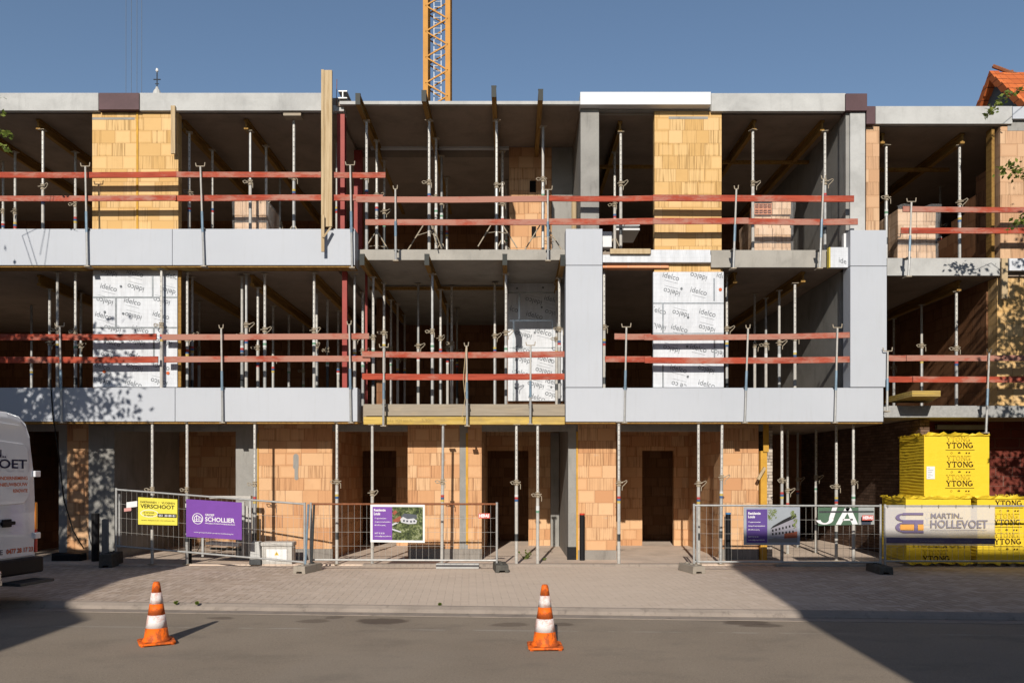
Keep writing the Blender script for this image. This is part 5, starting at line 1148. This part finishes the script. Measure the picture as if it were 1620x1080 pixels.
# unseen houses across the street, behind the camera, outlines shaped to cast two big shadows
h=thing('street_house','unseen flat-roofed brick house across the street, outline shaped for its shadow','house',(0,0,0))
MB().prism([(2.35,0),(2.3,3.0),(2.06,5),(1.78,6.7),(1.62,9.1),(16,9.1),(16,0)],lambda p:(p[0],-3,p[1]),lambda p:(p[0],-12,p[1])).build('wall',M['housebrick'],h); bx(1.66,16.1,-12.1,-2.96,9.101,9.3).build('roof',M['slate'],h)
b=MB()
for X in (3.2,6.2,9.2,12.2):
    for z in (1,4,6.8): b.box(X,X+1.1,-3.03,-2.99,z,z+1.5)
b.build('window',M['glass'],h)
h=thing('gabled_house','unseen brick gable house across the street, left, outline shaped for its shadow','house',(0,0,0))
pf=[(-6.55,0),(-6.55,5.7),(-6.78,6.45),(-7.57,6.9),(-9.08,9.45),(-9.7,9.7),(-12.4,9.7),(-14.5,6.5),(-14.6,0)]
MB().prism(pf,lambda p:(p[0],-3,p[1]),lambda p:(p[0],-8,p[1])).build('wall',M['housebrick'],h)
b=MB()
for X in (-8.6,-11.2,-13.6):
    for z in (1,4): b.box(X,X+1.0,-3.0+.001,-2.97,z,z+1.5)
b.build('window',M['glass'],h)

for i,(x0,x1,zz,l) in enumerate(((16.2,30,8.2,'unseen brick terrace house added across the street, far right'),(30.2,60,9.0,'unseen long brick terrace added across the street, far right end'),(-29,-14.8,8.4,'unseen brick terrace house added across the street, far left'),(-60,-29.2,9.0,'unseen long brick terrace added across the street, far left end'))):  # unseen row added to block low sky light and deepen the shade
    h=thing('sky_block_terrace',l,'house',(0,0,0)); bx(x0,x1,-12,-3.1,0,zz).build('wall',M['housebrick'],h); MB().prism([(-3,zz),(-12.2,zz),(-7.5,zz+2)],lambda p:(x0,p[0],p[1]),lambda p:(x1,p[0],p[1])).build('roof',M['slate'],h)
# ------------------------------------------------------------------ trees
lt=NT('leaf',.5); rv=lt.n('ShaderNodeNewGeometry').outputs['Random Per Island']; lt.col(lt.ramp(rv,[(0,(.055,.085,.018)),(.5,(.12,.16,.03)),(1,(.20,.23,.05))]))
tn=lt.n('ShaderNodeBsdfTranslucent'); tn.inputs[0].default_value=(.22,.28,.05,1); mx=lt.n('ShaderNodeMixShader'); mx.inputs[0].default_value=.3
out=[n_ for n_ in lt.t.nodes if n_.type=='OUTPUT_MATERIAL'][0]; lt.link(lt.b.outputs[0],mx.inputs[1]); lt.link(tn.outputs[0],mx.inputs[2]); lt.link(mx.outputs[0],out.inputs[0]); M['leaf']=lt.m
M['bark']=plain('bark',(.11,.085,.06),.9,.35,9,bump=.8)
def leaf(b,rs,c,s):
    d=Vector((rs.gauss(0,1),rs.gauss(0,1),rs.gauss(0,.6))).normalized(); u=d.cross(Vector((rs.gauss(0,1),rs.gauss(0,1),rs.gauss(0,1)))).normalized()*s*.38; d=d*s*.5
    n_=d.cross(u).normalized()*s*.08
    b.add([c-d,c+u*.9+n_,c+d,c-u*.9+n_],[(0,1,2,3)])
def clump(b,rs,c,rad,n,s,flat=.8):
    for _ in range(n): leaf(b,rs,Vector(c)+Vector((rs.gauss(0,rad),rs.gauss(0,rad),rs.gauss(0,rad*flat))),s*rs.uniform(.7,1.3))
def tree(label, base, height, crownc, crownr, seed, tips, nclump=70, skip=None):
    rs=random.Random(seed); o=thing('street_tree',label,'tree',base); bs=Vector(base); cc=Vector(crownc)-bs
    tr=MB(); tr.path([(0,0,0),(.05,.02,height*.35),(cc.x*.4,cc.y*.4,height*.6),(cc.x,cc.y,cc.z+.3)],.16,10,.3)
    lv=MB(); pts=[]
    while len(pts)<nclump:
        p=Vector((rs.uniform(-1,1),rs.uniform(-1,1),rs.uniform(-1,1)))
        if p.length>1: continue
        p=Vector((p.x*crownr[0],p.y*crownr[1],p.z*crownr[2]))+cc
        if skip and skip(p+bs): continue
        pts.append(p)
    for p in pts:
        a=Vector((cc.x*.3,cc.y*.3,max(height*.35,p.z-1.3))); m=a.lerp(p,.5)+Vector((0,0,.15))
        tr.path([a,m,p],.035,5,.25); clump(lv,rs,p,rs.uniform(.2,.36),rs.randrange(60,110),.12)
    for tp in tips:      # long twigs reaching into view
        chain=[Vector(q)-bs for q in tp[0]]; tr.path(chain,.007,5,.3)
        for i in range(len(chain)-1):
            if i<tp[3]: continue
            for k in range(tp[1]):
                c=chain[i].lerp(chain[i+1],rs.random())+Vector((rs.gauss(0,tp[2]),rs.gauss(0,tp[2]),rs.gauss(0,tp[2]*.8))); leaf(lv,rs,c,rs.uniform(.06,.1))
    tr.build('trunk',M['bark'],o); lv.build('crown',M['leaf'],o)
    return o
def inview(p,m=14):
    if p.y<=.5: return False
    px=HX+p.x/p.y*F; return -m<px<1620+m
tree('leafy street tree at the left edge with twigs over the upper floor',(-9.9,9.6,ZP),8.2,(-9.9,9.6,5.6),(1.95,1.9,3.1),5,
  [([(-9.0,10.4,7.0),(-9.2,13.0,7.45),P(-20,200,13.4),P(2,208,13.4),P(20,216,13.4)],16,.035,2),([(-9.0,10.4,6.8),(-9.2,13.0,7.1),P(-20,222,13.4),P(2,230,13.4),P(17,240,13.4)],14,.03,2),([(-9.2,10.5,7.2),P(-20,175,13.4),P(4,181,13.4)],12,.03,1),([(-9.2,10.5,8),P(-20,150,13.4),P(1,151,13.4)],5,.03,1)],
  nclump=105,skip=lambda p: inview(p,90) or (p.z>7.2 and p.x>-9.9))
tree('leafy street tree at the right edge with sprays over the far right bay',(10.8,10.8,ZP),8.6,(10.5,10.8,6.0),(2.5,1.9,3.4),9,
  [([(9.6,11.8,6.6),P(1660,262,13.2),P(1630,275,13.2),P(1604,272,13.2),P(1588,266,13.2)],46,.075,2),([(9.6,11.8,5.8),P(1660,340,13.2),P(1625,345,13.2),P(1605,358,13.2)],46,.07,1),
   ([(9.6,11.8,7.6),P(1650,110,14.6),P(1610,143,14.6),P(1585,158,14.6),P(1568,172,14.6),P(1560,182,14.6)],24,.05,2)],
  nclump=135,skip=lambda p: inview(p,90))
# weeds
def weed(px,py,label,n,h):
    Y=F*(CZ-ZP)/(py-HY); o=thing('weed',label,'weed',(PX(px,Y),Y,ZP),0); rs=random.Random(int(px)); b=MB(); st=MB()
    for k in range(n):
        a=rs.uniform(0,6.28); r_=rs.uniform(.03,.16)*h/.2; tip=Vector((r_*math.cos(a),r_*math.sin(a)*.6,rs.uniform(.4,1)*h)); st.tube((0,0,0),tip,.003,4)
        for q in range(7): leaf(b,rs,tip*rs.uniform(.3,1.05),.05)
    b.build('leaves',M['leaf'],o); st.build('stems',M['leaf'],o)
weed(831,886,'small weed growing between the two props of the middle doorway',9,.2); weed(860,888,'tiny weed right of the doorway props',4,.07); weed(586,889,'tiny weed below the aerial photo sign',4,.05); weed(905,887,'low green tuft before the concrete column',5,.04)
for (px,py,l) in ((278,954,'green tuft in the kerb joint right of the left cone'),(312,955,'second green tuft in the kerb joint near the left cone'),(696,957,'tuft in the kerb joint left of the middle cone')): weed(px,py,l,6,.03)

for _o in bpy.data.objects:
    if 'label' in _o and len(_o['label'].split())>16: print('LONG', _o.name, _o['label'])
